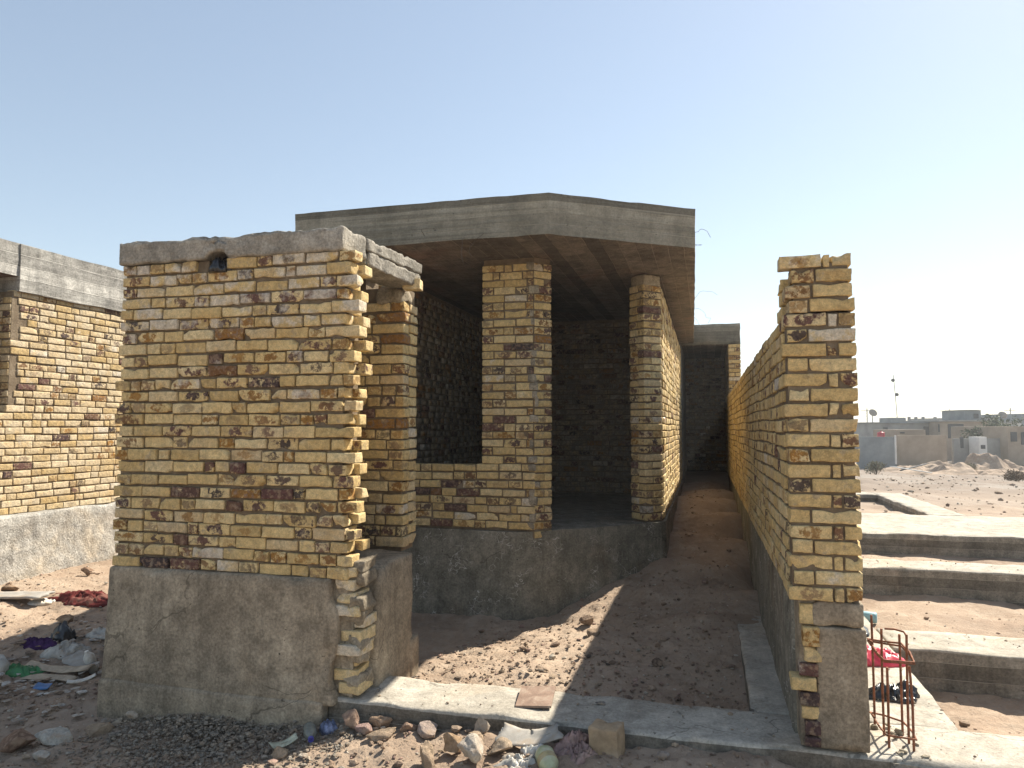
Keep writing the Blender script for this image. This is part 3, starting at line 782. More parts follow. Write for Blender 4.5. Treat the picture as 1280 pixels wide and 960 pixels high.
# ================================================================== left neighbour house
LH = thing('neighbour_house', 'sunlit unfinished brick house with concrete roof band at the left edge', 'house', (-10, 9, -1.8))
mb = MB()
zl0 = -1.0; nl = 31
def skl(a, b, z): return .18 < z < 1.60 and a < 1.13 - .02
lay(mb, (-7.8, 5.4, 0), (0, 1), (1, 0), 8.5, zl0, nl, det=1, pb=.025, pspot=.22, skip=skl, yj=.002, zj=.003, chip=.12)
lay(mb, (-7.815, 6.535, 0), (-1, 0), (0, -1), .24, .19, 16, det=1)
box(mb, (-8.03, 5.4, -1.05), (-7.811, 13.9, .175), 1); box(mb, (-8.03, 6.55, .175), (-7.811, 13.9, 1.6), 1)
box(mb, (-8.03, 4.9, -1.05), (-7.80, 5.4, 1.6), 1)
mb.build('wall', [M_BRP, M_MO], LH)
mb = MB(); box(mb, (-13, 4.9, -2.3), (-8.04, 5.1, 1.6)); box(mb, (-13, 13.7, -2.3), (-8.04, 13.9, 1.6)); box(mb, (-13.2, 4.9, -2.3), (-13, 13.9, 1.6)); box(mb, (-10.3, 5.1, -2.3), (-10.1, 13.7, 1.6))
mb.build('rear_wall', [M_ROOM], LH)
mb = MB(); prism(mb, [(-13.2, 6.6), (-7.76, 6.6), (-7.76, 14), (-13.2, 14)], 1.605, 2.17, .12, .008, 4, 0, 1, 0, .05)
prism(mb, [(-13.2, 4.6), (-7.78, 4.6), (-7.78, 6.597), (-13.2, 6.597)], 1.78, 2.175, .12, .008, 4, 0, 1, 0, .05, seed=5)
mb.build('roof_band', [m_conc('pale_board_concrete', (.34, .32, .29), (.46, .44, .40), (.8, .8, 22), stk=.7, boards=7), M_SOFF], LH)
mb = MB(); rbox(mb, (-8.0, 4.9, -2.3), (-7.70, 13.9, -1.005), .1, .03, .02, 3, warp=lambda p: p + np.stack([.05 * np.clip((-1.1 - p[:, 2]) / .7, 0, 1) + .03 * vnoise(p, 2.2, 5), 0 * p[:, 0], 0 * p[:, 0]], 1))
mb.build('plinth', M_LPL, LH)
mb = MB(); wire(mb, [(-7.9, 6.36, .19), (-7.89, 6.37, 1.0), (-7.9, 6.36, 1.78)], .02, 8); mb.build('pipe', m_plain('grey_pvc', (.5, .48, .42), .5), LH)

def ico(sub):
    bm = bmesh.new(); bmesh.ops.create_icosphere(bm, subdivisions=sub, radius=1)
    v = np.array([x.co for x in bm.verts]); f = np.array([[a.index for a in p.verts] for p in bm.faces]); bm.free(); return v, f
ICO1, ICO2, ICO3 = ico(1), ico(2), ico(4)
def rockshape(T, dims, seed, ang=.0, rough=.3, cut=9):
    v = T[0].copy(); g = np.random.default_rng(seed)
    for k in range(cut):
        d = g.normal(0, 1, 3); d /= np.linalg.norm(d); h = g.uniform(.38, .8)
        e = np.maximum(v @ d - h, 0); v = v - e[:, None] * d
    v = v * (1 + rough * .5 * vnoise(v + seed * 1.7, 1.6, seed)[:, None] + rough * .22 * vnoise(v + seed, 4.5, seed + 3)[:, None] + rough * .12 * vnoise(v + seed, 10, seed + 5)[:, None])
    v = v * np.array(dims) / 2
    c, s_ = math.cos(ang), math.sin(ang); return v @ np.array([[c, s_, 0], [-s_, c, 0], [0, 0, 1]])
# ================================================================== rebar cage and litter on the beams
RC = thing('rebar_cage', 'upright cage of rusty reinforcement bars rising from the concrete beam', 'rebar', (1.0, 4.6, -1.77))
bars = [(.945, 4.80, -1.12), (.965, 4.66, -1.16), (.955, 4.50, -1.33), (1.075, 4.72, -1.20), (1.075, 4.585, -1.165), (1.075, 4.485, -1.31)]
bb = None
for x, y, zt_ in bars:
    mb = MB(); P = [(x, y, -1.79), (x + rng.normal(0, .001), y, -1.5), (x + rng.normal(0, .003), y + rng.normal(0, .002), zt_)]
    wire(mb, P, .0068, 8); mb.build('bar', M_RUST, RC)
def loop(z, dz, ex=.02):
    P = [(.94 - ex, 4.81 + ex, z), (.94 - ex, 4.6, z + dz), (.945 - ex * .5, 4.49 - ex, z + dz * 1.5), (1.075 + ex, 4.475 - ex, z + dz), (1.085 + ex, 4.6, z - dz * .3), (1.075 + ex, 4.73 + ex, z - dz), (1.0, 4.79 + ex, z), (.935 - ex, 4.81 + ex, z + .004), (.93, 4.72, z + .012)]
    mb = MB(); wire(mb, P, .0058, 7); mb.build('stirrup', M_RUST, RC)
loop(-1.27, -.012, .012); loop(-1.282, -.008, .012); loop(-1.70, .005, .01)
mb = MB(); wire(mb, [(1.078, 4.585, -1.17), (1.07, 4.60, -1.155), (1.03, 4.63, -1.152), (.985, 4.66, -1.16)], .0058, 7); mb.build('stirrup', M_RUST, RC)
for k in range(14):
    mb = MB(); x, y = rng.uniform(.92, 1.12), rng.uniform(4.42, 4.85)
    mb.add(np.array([x, y, -1.762]) + rockshape(ICO2, rng.uniform(.02, .06, 3), k + 5), ICO2[1]); mb.build('mortar_crumb', M_BMORT, RC)

def crumple(name, label, cat, x, y, z, sx, sy, sz, mat, rot=0, n=34, seed=0, edge=.25, freq=9, group=None):
    """a crumpled sheet or bag: folded closed skin resting on the surface below it"""
    u = np.linspace(-1, 1, n); U, Vv = np.meshgrid(u, u); U, Vv = U.ravel(), Vv.ravel()
    ang = np.arctan2(Vv, U); rad = np.maximum(np.abs(U), np.abs(Vv))
    px_, py_ = rad * np.cos(ang), rad * np.sin(ang)
    wob = 1 + edge * vnoise(np.stack([np.cos(ang) * 1.3, np.sin(ang) * 1.3, np.full_like(ang, seed)], 1), 1.8, seed + 1)
    px_, py_ = px_ * wob, py_ * wob
    q = np.stack([px_ * sx, py_ * sy, np.zeros_like(px_)], 1)
    sc = 1 / max(sx, sy)
    q2 = q * sc * np.array([1, 1.6, 1]); q2 = q2 + .35 * vnoise3(q2 + seed, 1.6, seed + 9)
    rid = 1 - np.abs(fbm(q2 + seed * 3.1, freq * .34, 4, seed)) * 1.25
    hgt = .85 * sz * np.clip(1 - rad ** 2.2, 0, 1) ** .8 * (.25 + .55 * rid + .45 * fbm(q2 + 9, 1.1, 2, seed + 2)) + sz * .14 * rid
    top = np.stack([px_ * sx, py_ * sy, np.maximum(hgt, .004)], 1)
    top[:, :2] += .12 * min(sx, sy) * vnoise3(top * sc, freq * .4, seed + 4)[:, :2]
    bot = top.copy(); bot[:, 2] = -.02
    i = np.arange(n * (n - 1)).reshape(n - 1, n)[:, :-1].ravel()
    Ft = np.stack([i, i + 1, i + n + 1, i + n], 1); N = n * n
    Fb = Ft[:, ::-1] + N
    rim = list(range(n)) + [k * n + n - 1 for k in range(1, n)] + [N - 1 - k for k in range(1, n)] + [k * n for k in range(n - 2, 0, -1)]
    Fr = np.array([(rim[k], rim[k] + N, rim[(k + 1) % len(rim)] + N, rim[(k + 1) % len(rim)]) for k in range(len(rim))])
    c, s_ = math.cos(rot), math.sin(rot); Rm = np.array([[c, s_, 0], [-s_, c, 0], [0, 0, 1]])
    mb = MB(); V = np.concatenate([top, bot]) @ Rm + np.array([x, y, z])
    mb.add(V, np.concatenate([Ft, Fb, Fr]))
    o = mb.build(name, mat, loc=(x, y, z)); return tag(o, label, cat, group)

def rock(label, x, y, dims, col, ang=0, seed=1, z=None, name='rock', cat='rock', tilt=0, group=None, sink=.12):
    v = rockshape(ICO3, dims, seed, ang)
    if tilt:
        c, s_ = math.cos(tilt), math.sin(tilt); v = v @ np.array([[c, 0, s_], [0, 1, 0], [-s_, 0, c]])
    if group is None: group = 'stones in the left foreground' if x < -3.5 and y < 4.5 else ('clods on the dirt by the neighbour house' if x < -5 else ('rocks along the foundation beam' if y > 4.1 and y < 4.4 and x < -1.2 else ('stones of the foreground pile' if y < 4.15 and x < -.9 else None)))
    zz = (hz(x, y) if z is None else z) + dims[2] / 2 - dims[2] * sink
    mb = MB(); mb.add(v + np.array([x, y, zz]), ICO3[1], col=(*col, 1)); return tag(mb.build(name, M_ST, loc=(x, y, zz)), label, cat, group)
W_, T_, B_, P_, G_ = (.54, .46, .37), (.44, .33, .23), (.33, .23, .16), (.38, .255, .19), (.36, .30, .24)
# left foreground
rock('large flat white stone in the shaded dirt left of the room', -4.08, 3.87, (.26, .2, .12), (.52, .49, .43), .3, 3)
rock('pale tan elongated stone right of the large white stone', -3.98, 4.06, (.22, .11, .1), T_, .7, 4)
rock('small pale stone touching the corner of the room plinth', -3.92, 4.19, (.12, .07, .07), (.48, .40, .30), .5, 44)
rock('small white stone nearest the bottom left corner', -3.93, 3.62, (.15, .11, .08), (.54, .50, .44), .2, 5)
rock('grey flat stone at the bottom left edge below the small white stone', -4.02, 3.47, (.18, .1, .07), G_, .5, 6)
rock('reddish brown clod half buried left of the large white stone', -4.26, 3.75, (.26, .2, .16), (.26, .16, .11), .2, 55)
rock('white chip at the top of the dark gravel heap', -3.83, 4.22, (.09, .06, .06), W_, .4, 8, z=-1.99)
# along the beam
rock('upright pointed pinkish rock against the foundation beam', -2.21, 4.28, (.12, .10, .17), P_, .2, 9, sink=.15)
rock('reddish lump right of the upright pointed rock', -2.10, 4.25, (.12, .11, .09), (.38, .26, .23), .4, 10)
rock('long tan brick fragment lying tilted by the beam', -1.96, 4.20, (.24, .11, .09), T_, .5, 11, name='brick_fragment', cat='brick')
rock('dark brown rock tucked under the beam behind the tilted fragment', -2.02, 4.33, (.18, .1, .1), B_, .1, 12)
rock('small dark pink rock leaning on the beam', -1.82, 4.30, (.13, .09, .08), P_, .8, 13)
rock('rounded grey and pink rock, rightmost beside the lit beam face', -1.68, 4.29, (.15, .11, .12), (.43, .34, .29), .1, 14)
rock('small rounded white rock perched on a tan piece by the beam', -1.33, 4.27, (.115, .09, .10), W_, .2, 15, z=-1.83)
rock('tan broken chunk under the small white rock', -1.36, 4.21, (.13, .1, .085), T_, .4, 16)
rock('large round whitish rock of the foreground pile', -1.285, 3.98, (.20, .18, .17), (.56, .49, .41), .2, 17)
rock('brown block standing left in the foreground pile', -1.43, 4.06, (.14, .12, .16), (.38, .26, .16), .3, 18, sink=.12)
rock('slanting tan slab at the left end of the foreground pile', -1.56, 3.93, (.10, .16, .19), T_, .5, 19, tilt=.4, sink=.15)
rock('pale greenish flat stone at the very bottom of the pile', -1.26, 3.80, (.24, .16, .09), (.56, .54, .44), .2, 20)
rock('tan lump behind the large round white rock', -1.17, 4.08, (.17, .13, .1), (.46, .36, .26), .8, 21)
rock('whitish chip on the lit soil right of the round rock', -1.08, 4.02, (.10, .08, .05), W_, .4, 22)
rock('small flat grey stone lying on the shaded foundation beam', -.67, 4.70, (.085, .055, .03), (.22, .20, .18), .1, 23, z=-1.768, sink=.05)
rock('small round pale stone in the shade by the beam', -.26, 4.22, (.075, .07, .06), (.40, .33, .28), .1, 24)
rock('small dusty stone right of the small round pale stone', -.10, 4.05, (.11, .09, .06), (.42, .35, .30), .6, 25)
rock('dark clod lying in the shaded courtyard soil', -.38, 5.85, (.12, .1, .08), (.17, .12, .09), .6, 26)
rock('brown clod below the doorway at the sunlit edge', -1.12, 6.95, (.22, .14, .12), (.30, .21, .15), .6, 27)
rock('tan clod at the edge of the courtyard shadow', -1.02, 6.55, (.16, .13, .1), (.33, .24, .17), .2, 28)
rock('white crumbled rubble lump at the right edge of the photo', 2.35, 5.42, (.28, .18, .12), (.62, .57, .50), .2, 29)
rock('dark clod on the sunny soil near the left house', -7.05, 7.0, (.16, .12, .1), (.24, .15, .10), .2, 30)
rock('brown clod left of the maroon blanket', -7.25, 6.2, (.2, .14, .1), (.26, .17, .11), .7, 31)
rock('pointed brown clod in the sun below the maroon blanket', -5.98, 5.72, (.2, .14, .1), (.30, .20, .13), .7, 32)
# square tile on the beam
mb = MB(); hp = rounded(grid_cube(np.linspace(-1, 1, 7), np.linspace(-1, 1, 7), [-1, 1])[0], (.115, .145, .008), .003)
a = .10; hp[:, 2] += hp[:, 0] * .05 + hp[:, 1] * .08
hp = hp @ np.array([[math.cos(a), math.sin(a), 0], [-math.sin(a), math.cos(a), 0], [0, 0, 1]])
mb.add(np.array([-1.09, 4.67, -1.742]) + hp, grid_cube(np.linspace(-1, 1, 7), np.linspace(-1, 1, 7), [-1, 1])[1], smooth=False)
tag(mb.build('floor_tile', M_TILE, loc=(-1.09, 4.67, -1.742)), 'square brown tile lying on the pale foundation beam', 'tile')
# brick block by the beam
mb = MB(); brick(mb, (-.575, 4.25, hz(-.575, 4.25) + .055), np.array([[.98, -.2, .05], [.2, .98, 0], [-.05, 0, 1]]), (.085, .07, .085), 2, (.3, .5, .3, .4), 1)
tag(mb.build('brick', m_plain('dusty_tan_brick', (.40, .29, .185), .95, .1, .25, 9, bump=.5, dirt=(.42, .33, .25)), loc=(-.575, 4.25, -1.9)), 'broken tan brick block standing against the shaded beam', 'brick')
crumple('plastic_film', 'dusty pinkish plastic film crumpled left of the brick block', 'litter', -.74, 4.22, hz(-.74, 4.22), .13, .14, .11, M_PINK, .4, seed=3, freq=14)
crumple('plastic_bag', 'cloudy clear plastic bag among the foreground rocks', 'bag', -1.03, 3.98, hz(-1.03, 3.98) - .01, .12, .10, .10, M_SHEET, .2, seed=5, freq=5)
# bent grey board
def board(name, label, x, y, z, L, W, th, mat, rot, tx, ty, bend=.0, seed=0, cat='board'):
    T, F = grid_cube(np.linspace(-1, 1, 14), np.linspace(-1, 1, 8), [-1, 1])
    p = T * np.array([L / 2, W / 2, th / 2])
    g = vnoise(p * np.array([1, 1, 0.]) + seed * 2.3, 9, seed)
    p[:, 1] += .14 * W * vnoise(p * np.array([1, 0, 0.]) + seed, 14, seed + 2) * np.sign(T[:, 1]); p[:, 0] += .06 * L * vnoise(p * np.array([0, 1, 0.]) + seed, 20, seed + 4) * np.sign(T[:, 0])
    p[:, 2] += bend * (T[:, 0] ** 2) * L + p[:, 0] * tx + p[:, 1] * ty + g * .006
    c, s_ = math.cos(rot), math.sin(rot); p = p @ np.array([[c, s_, 0], [-s_, c, 0], [0, 0, 1]])
    mb = MB(); mb.add(p + np.array([x, y, z]), F); return tag(mb.build(name, mat, loc=(x, y, z)), label, cat)
board('fibre_board', 'bent grey board propped on litter before the beam', -1.02, 4.21, hz(-1.02, 4.21) + .075, .36, .14, .008, M_BOARD, .12, .10, .25, .10, 3)
crumple('plastic_scrap', 'crumpled white plastic standing at the left end of the grey board', 'litter', -1.17, 4.27, hz(-1.17, 4.27), .055, .05, .12, M_WHITE, .2, 14, 8)

def lathe(mb, prof, M, cen, seg=20, mat=0):
    """prof = list of (r, h); axis rows of M: side, side, axis"""
    V = []; n = len(prof)
    for r, h in prof:
        for k in range(seg):
            t = 2 * math.pi * k / seg; V.append((r * math.cos(t), r * math.sin(t), h))
    V = np.array(V) @ M + np.array(cen)
    F = np.array([(i * seg + k, i * seg + (k + 1) % seg, (i + 1) * seg + (k + 1) % seg, (i + 1) * seg + k) for i in range(n - 1) for k in range(seg)])
    mb.add(V, F, mat)
    mb.add(V[:seg], [list(range(seg))[::-1]], mat); mb.add(V[-seg:], [list(range(seg))], mat)
def axes(d):
    d = np.array(d, float); d /= np.linalg.norm(d); a = np.cross(d, (0, 0, 1)); a /= np.linalg.norm(a); b = np.cross(d, a); return np.stack([a, b, d])
def bottle(label, x, y, d, L, r, mat, lab=None, z=None):
    zz = hz(x, y) + r * .9 if z is None else z
    o = thing('plastic_bottle', label, 'bottle', (x, y, zz)); M = axes(d); mb = MB()
    lathe(mb, [(r * .8, 0), (r, .02), (r, L * .32), (r * .94, L * .36), (r, L * .42), (r, L * .66), (r * .7, L * .82), (r * .36, L * .92), (r * .34, L)], M, (x, y, zz)); bd = mb.build('body', mat, o)
    mb = MB(); c = np.array((x, y, zz)) + M[2] * (L + .001); lathe(mb, [(r * .44, 0), (r * .44, r * .5), (r * .3, r * .5), (r * .28, r * .25)], M, c, 16); mb.build('neck_ring', M_LABEL if lab else M_DBLUE, o)
    if lab:
        mb = MB(); lathe(mb, [(r * 1.015, L * .40), (r * 1.02, L * .42), (r * 1.02, L * .64), (r * 1.0, L * .66)], M, (x, y, zz)); mb.build('label_band', lab, bd)
    return o
bottle('cloudy plastic bottle with yellow band, mouth towards the viewer, by the clear bag', -.905, 4.06, (.45, -.85, -.16), .17, .055, M_GLASSY, M_LABEL)
crumple('plastic_cup', 'crushed white cup between the clear bag and the bottle', 'cup', -.97, 4.13, hz(-.97, 4.13), .075, .06, .10, M_WHITE, .2, 14, 9, freq=6)
bottle('crushed dark clear bottle with blue cap beside the room plinth', -2.47, 4.22, (.55, -.8, -.1), .15, .04, m_plain('dark_clear_plastic', (.16, .17, .15), .25, .5, .3, 18))
crumple('wrapper', 'crumpled blue and silver wrapper behind the blue capped bottle', 'litter', -2.36, 4.27, hz(-2.36, 4.27), .06, .05, .08, m_plain('blue_silver_wrapper', (.16, .19, .30), .3, .5, .7, 25), .3, 14, 10)
board('plastic_shard', 'pale oval plastic shard leaning near the dark gravel', -2.53, 4.03, hz(-2.53, 4.03) + .03, .17, .07, .006, m_plain('pale_green_plastic', (.46, .47, .36), .5), .9, .15, .2, .12, 6, cat='litter')
rock('dusty tan stone under the pale oval shard', -2.50, 3.93, (.11, .09, .07), T_, .3, 61)
crumple('black_bag', 'wad of black plastic stuffed in the hole under the concrete cap', 'bag', -3.335, 4.385, 1.125, .088, .07, .17, M_BLK, .1, 22, 41, freq=9)
# right side litter
crumple('red_bag', 'torn red plastic bag behind the rebar cage', 'bag', 1.20, 6.12, -1.765, .20, .14, .12, M_RED, .1, 26, 11, freq=7)
crumple('black_bag', 'crumpled black plastic bag on the sunny beam behind the rebar cage', 'bag', 1.17, 5.35, -1.768, .16, .10, .11, M_BLK, .1, 26, 12, freq=14)
mb = MB(); M = axes((1, -.25, 0)); lathe(mb, [(.02, 0), (.055, .01), (.058, .02), (.058, .2), (.052, .22), (.03, .222)], M, (1.52, 8.6, -2.02)); 
tag(mb.build('tin_can', M_TEAL, loc=(1.52, 8.6, -2.02)), 'pale blue can lying beside the end of the boundary wall', 'can')
crumple('black_cloth', 'strip of black cloth on the beam left of the red bag', 'cloth', 1.22, 7.1, -1.77, .13, .32, .04, M_BLK, .3, 18, 13, freq=8)
# left litter
crumple('blanket', 'large maroon blanket bundle lying on the sunny dirt at left', 'blanket', -6.42, 6.30, hz(-6.42, 6.3) - .01, .36, .2, .12, M_MAR, .2, 34, 14, edge=.55, freq=13)
crumple('blanket', 'smaller maroon and white cloth bundle beside the room corner', 'blanket', -6.12, 6.62, hz(-6.12, 6.62), .2, .14, .09, m_plain('maroon_white_cloth', (.28, .10, .10), .9, .1, .8, 6), .5, 22, 15, freq=9)
crumple('paper', 'white paper scrap at the left end of the maroon blanket', 'paper', -6.70, 6.08, hz(-6.7, 6.08), .13, .10, .05, M_WHITE, .2, 16, 16)
board('board_offcut', 'pale board lying flat on the dirt at the left edge', -7.05, 5.95, hz(-7.05, 5.95) + .03, .9, .22, .02, M_BOARD, .2, .02, .05, 0, 7)
crumple('purple_cloth', 'crumpled purple cloth among the shaded litter', 'cloth', -5.63, 5.10, hz(-5.63, 5.1), .17, .11, .10, M_PURP, .2, 20, 17, freq=9)
crumple('plastic_tub', 'black plastic tub behind the purple cloth', 'tub', -5.55, 5.28, hz(-5.55, 5.28), .11, .09, .16, M_BLK, .3, 16, 18, edge=.1, freq=4)
crumple('plastic_sheet', 'dusty translucent plastic sheet heaped beside the purple cloth', 'plastic sheet', -5.30, 5.08, hz(-5.3, 5.08) - .01, .17, .12, .13, M_SHEET, .6, 26, 19, freq=10)
crumple('green_bag', 'green plastic bag in the shaded litter at left', 'bag', -5.36, 4.72, hz(-5.36, 4.72), .17, .08, .09, M_GREEN, .1, 20, 20, freq=9)
crumple('white_sack', 'dusty white sack at the left edge beside the green bag', 'sack', -5.60, 4.66, hz(-5.6, 4.66), .16, .12, .13, M_SHEET, .2, 22, 21, freq=6)
board('cardboard_strip', 'long bent cardboard strip right of the green bag', -5.08, 4.80, hz(-5.08, 4.8) + .05, .6, .08, .006, M_CARD, .12, .0, .3, .05, 8, cat='cardboard')
board('cardboard_strip', 'lower dark cardboard strip below the bent one', -5.08, 4.68, hz(-5.08, 4.68) + .04, .5, .06, .006, M_CARD, .2, .0, .3, -.04, 9, cat='cardboard')
board('cardboard_flap', 'curled grey cardboard flap sloping toward the room', -4.98, 4.92, hz(-4.98, 4.92) + .06, .36, .14, .006, M_BOARD, -.4, -.1, .3, .1, 10, cat='cardboard')
board('blue_scrap', 'small blue plastic scrap on the shaded slope', -4.93, 4.52, hz(-4.93, 4.52) + .02, .12, .06, .008, M_BLUE, .3, 0, .3, .05, 11, cat='litter')
board('white_strip', 'slim white plastic strip lying diagonally on the slope', -4.67, 4.62, hz(-4.67, 4.62) + .03, .20, .035, .008, M_WHITE, .8, .1, .3, .1, 12, cat='litter')
mb = MB(); lathe(mb, [(.03, 0), (.042, .01), (.042, .07), (.036, .08), (.042, .09), (.042, .15), (.02, .18), (.016, .20)], axes((-.1, -.35, .9)), (-4.92, 5.0, hz(-4.92, 5.0) + .0), 16)
tag(mb.build('white_bottle', M_WHITE, loc=(-4.92, 5.0, -1.9)), 'small white bottle standing in the litter by the room', 'bottle')
crumple('paper', 'white paper ball above the small white bottle', 'paper', -5.02, 5.35, hz(-5.02, 5.35), .08, .07, .10, M_WHITE, .2, 14, 22)
crumple('paper', 'grey paper heap left of the white paper ball', 'paper', -5.25, 5.42, hz(-5.25, 5.42), .14, .09, .08, M_SHEET, .2, 16, 23)
crumple('plastic_sheet', 'pale film caught against the corner of the room plinth', 'plastic sheet', -5.0, 5.72, hz(-5.0, 5.72), .18, .10, .08, M_SHEET, .2, 20, 24)
mb = MB(); lathe(mb, [(.04, 0), (.045, .01), (.052, .13), (.056, .135)], axes((.05, -.02, 1)), (-5.06, 4.22, hz(-5.06, 4.22)), 16)
tag(mb.build('paper_cup', M_CARD, loc=(-5.06, 4.22, -2)), 'beige paper cup standing at the left edge of the photo', 'cup')

# ------------------------------------------------------------------ uncountable rubble and gravel
def scatter(name, label, cat, pts, sizes, cols, flat=.7, lift=.2):
    mb = MB(); g = np.random.default_rng(len(pts))
    var = [rockshape(ICO1, (1, 1, flat), k + 1, 0, .3, 4) for k in range(14)]
    for (x, y, z), s_, c in zip(pts, sizes, cols):
        v = var[g.integers(14)]; a = g.uniform(0, 6.28); ca, sa = math.cos(a), math.sin(a)
        st = np.array([g.uniform(.8, 1.5), g.uniform(.7, 1.1), g.uniform(.6, 1.2)])
        v = (v * st * s_) @ np.array([[ca, sa, 0], [-sa, ca, 0], [0, 0, 1]])
        mb.add(v + np.array([x, y, z + s_ * lift]), ICO1[1], col=(*c, 1), smooth=False)
    return tag(mb.build(name, M_ST), label, cat, kind='stuff')
def pick(g, n, pal, dv=.2):
    return [tuple(np.array(pal[g.integers(len(pal))]) * g.uniform(1 - dv, 1 + dv)) for _ in range(n)]
def free(x, y):
    if -4.3 < x < -2.15 and 4.3 < y < 5.5: return False
    if -2.5 < x < 9 and 4.33 < y < 4.9: return False
    if .25 < x < 1.45 and y > 4.3: return False
    if y > 7.2 and -4.3 < x < -.4 and (y - 7.3) > (x + 1.71): return False
    if x > 1.4 and (6.5 < y < 7.15 or 10.1 < y < 10.8 or 13.4 < y < 16.6): return False
    return True
def zone(n, f):
    P = []
    while len(P) < n:
        x, y = f()
        if free(x, y): P.append((x, y))
    P = np.array(P); z = hfull(P[:, 0], P[:, 1]); return np.column_stack([P, z])
g = np.random.default_rng(21)
PB = np.array([(g.uniform(-2.4, 1.4), g.uniform(4.4, 4.85)) for _ in range(150)] + [(g.uniform(.9, 1.42), g.uniform(4.9, 12)) for _ in range(140)] + [(g.uniform(1.45, 6), y0 + g.uniform(.03, .55)) for y0 in (6.53, 10.2) for _ in range(170)])
PB = PB[~((PB[:, 0] > .42) & (PB[:, 0] < .85))]
P1 = zone(3600, lambda: (g.uniform(-5.5, 1.0), g.uniform(3.0, 4.4)))
P2 = zone(3200, lambda: (g.uniform(-2.2, .3), 4.9 + g.random() ** 1.6 * 3.6))
P3 = zone(3200, lambda: (g.uniform(-8, -4.2), g.uniform(3.6, 9)))
P4 = zone(1500, lambda: (g.uniform(1.4, 7), g.uniform(4.9, 13.4)))
P5 = zone(500, lambda: (g.uniform(-.45, .45), g.uniform(8.5, 15)))
P6 = zone(1800, lambda: (g.uniform(1.5, 26), 17 + g.random() * 28))
PP = np.concatenate([P1, P2, P3, P4, P5])
sz = np.clip(g.lognormal(math.log(.0135), .62, len(PP)), .005, .07)
scatter('rubble', 'scattered pebbles and clods over the dirt', 'rubble', PP, sz, pick(g, len(PP), [(.42, .32, .23), (.30, .21, .15), (.52, .46, .38), (.36, .27, .20), (.24, .17, .13), (.36, .24, .2)]))
scatter('beam_crumbs', 'mortar crumbs and grit lying on the foundation beams', 'rubble', np.column_stack([PB, np.full(len(PB), -1.768)]), np.clip(g.lognormal(math.log(.010), .6, len(PB)), .004, .04), pick(g, len(PB), [(.38, .31, .24), (.25, .19, .15), (.48, .43, .36)]))
s6 = np.clip(g.lognormal(math.log(.06), .5, len(P6)), .03, .22)
scatter('field_stones', 'stones and clods over the far open lot', 'rubble', P6, s6, pick(g, len(P6), [(.36, .28, .21), (.50, .45, .38), (.27, .20, .15)]))
P7 = zone(900, lambda: (g.normal(-5.0, .5), g.normal(4.95, .55)))
P8 = zone(260, lambda: (g.normal(-1.55, .3), 4.93 + abs(g.normal(0, .07))))
P9 = zone(160, lambda: (g.normal(-1.5, .6), 5.2 + abs(g.normal(0, .7))))
scatter('litter', 'small scraps of rubbish strewn over the shaded slope', 'litter', P7, np.clip(g.lognormal(math.log(.032), .55, len(P7)), .012, .11), pick(g, len(P7), [(.12, .09, .07), (.20, .16, .13), (.34, .30, .26), (.50, .47, .43), (.56, .54, .50), (.25, .18, .13), (.42, .38, .33)]), flat=.22, lift=.35)
scatter('dark_debris', 'dark crumbled debris behind the foundation beam', 'rubble', np.concatenate([P8, P9]), np.clip(g.lognormal(math.log(.02), .5, len(P8) + len(P9)), .01, .06), pick(g, len(P8) + len(P9), [(.12, .10, .085), (.17, .14, .115), (.22, .17, .13)]), flat=.4, lift=.35)
# dark gravel heap before the room
n = 7000
gx = g.normal(-3.05, .48, n); gy = 4.30 - np.abs(g.normal(0, .42, n)); ok = (gx > -4.05) & (gx < -2.1) & (gy > 3.1)
gx, gy = gx[ok], gy[ok]
hh = hfull(gx, gy) + .10 * np.exp(-((gx + 3.25) / .5) ** 2 - ((gy - 4.3) / .28) ** 2) * g.random(len(gx)) ** .4
PG = np.column_stack([gx, gy, hh])
scatter('gravel', 'heap of dark grey gravel at the foot of the room plinth', 'gravel', PG, np.clip(g.lognormal(math.log(.015), .42, len(PG)), .008, .045), pick(g, len(PG), [(.29, .255, .21), (.35, .305, .25), (.24, .21, .175), (.38, .32, .25)]), lift=.35)

# ================================================================== far side of the open lot (frame turned 15 deg like the street)
PSI = R(15); FW = np.array([-math.sin(PSI), math.cos(PSI)]); RT = np.array([math.cos(PSI), math.sin(PSI)])
def fp(r, d): q = FW * d + RT * r * d; return q
M_FG = m_plain('far_grey_render', (.27, .27, .26), .9, .1, .2, .6)
M_FT = m_plain('far_tan_block', (.31, .255, .20), .9, .1, .2, .5)
M_FB = m_plain('far_blue_grey', (.21, .235, .25), .9, .1, .2, .6)
M_FD = m_plain('dark_opening', (.05, .055, .06), .6, .3, .2, 1)
M_FW = m_plain('far_white', (.62, .62, .60), .7, .2, .1, 1)
M_FR = m_plain('red_tank_plastic', (.45, .03, .05), .4, .4, .1, 2)
AX = np.array([[*RT, 0], [*FW, 0], [0, 0, 1.]])
def fbox(mb, p0, p1, y0, y1, d, depth, mat=0, bev=.03):
    """box spanning picture-plan bearings p0..p1 (px of a 900 px lens) and heights at range d"""
    r0, r1 = (p0 - 640) / 900, (p1 - 640) / 900
    z1, z0 = (535 - y0) / 900 * d, (535 - y1) / 900 * d
    lo = np.array([r0 * d, d, z0]); hi = np.array([r1 * d, d + depth, z1])
    mb.add(((lo + hi) / 2 + rounded(T_MID[0], (hi - lo) / 2, min(bev, (hi - lo).min() * .4))) @ AX, T_MID[1], mat, smooth=False)
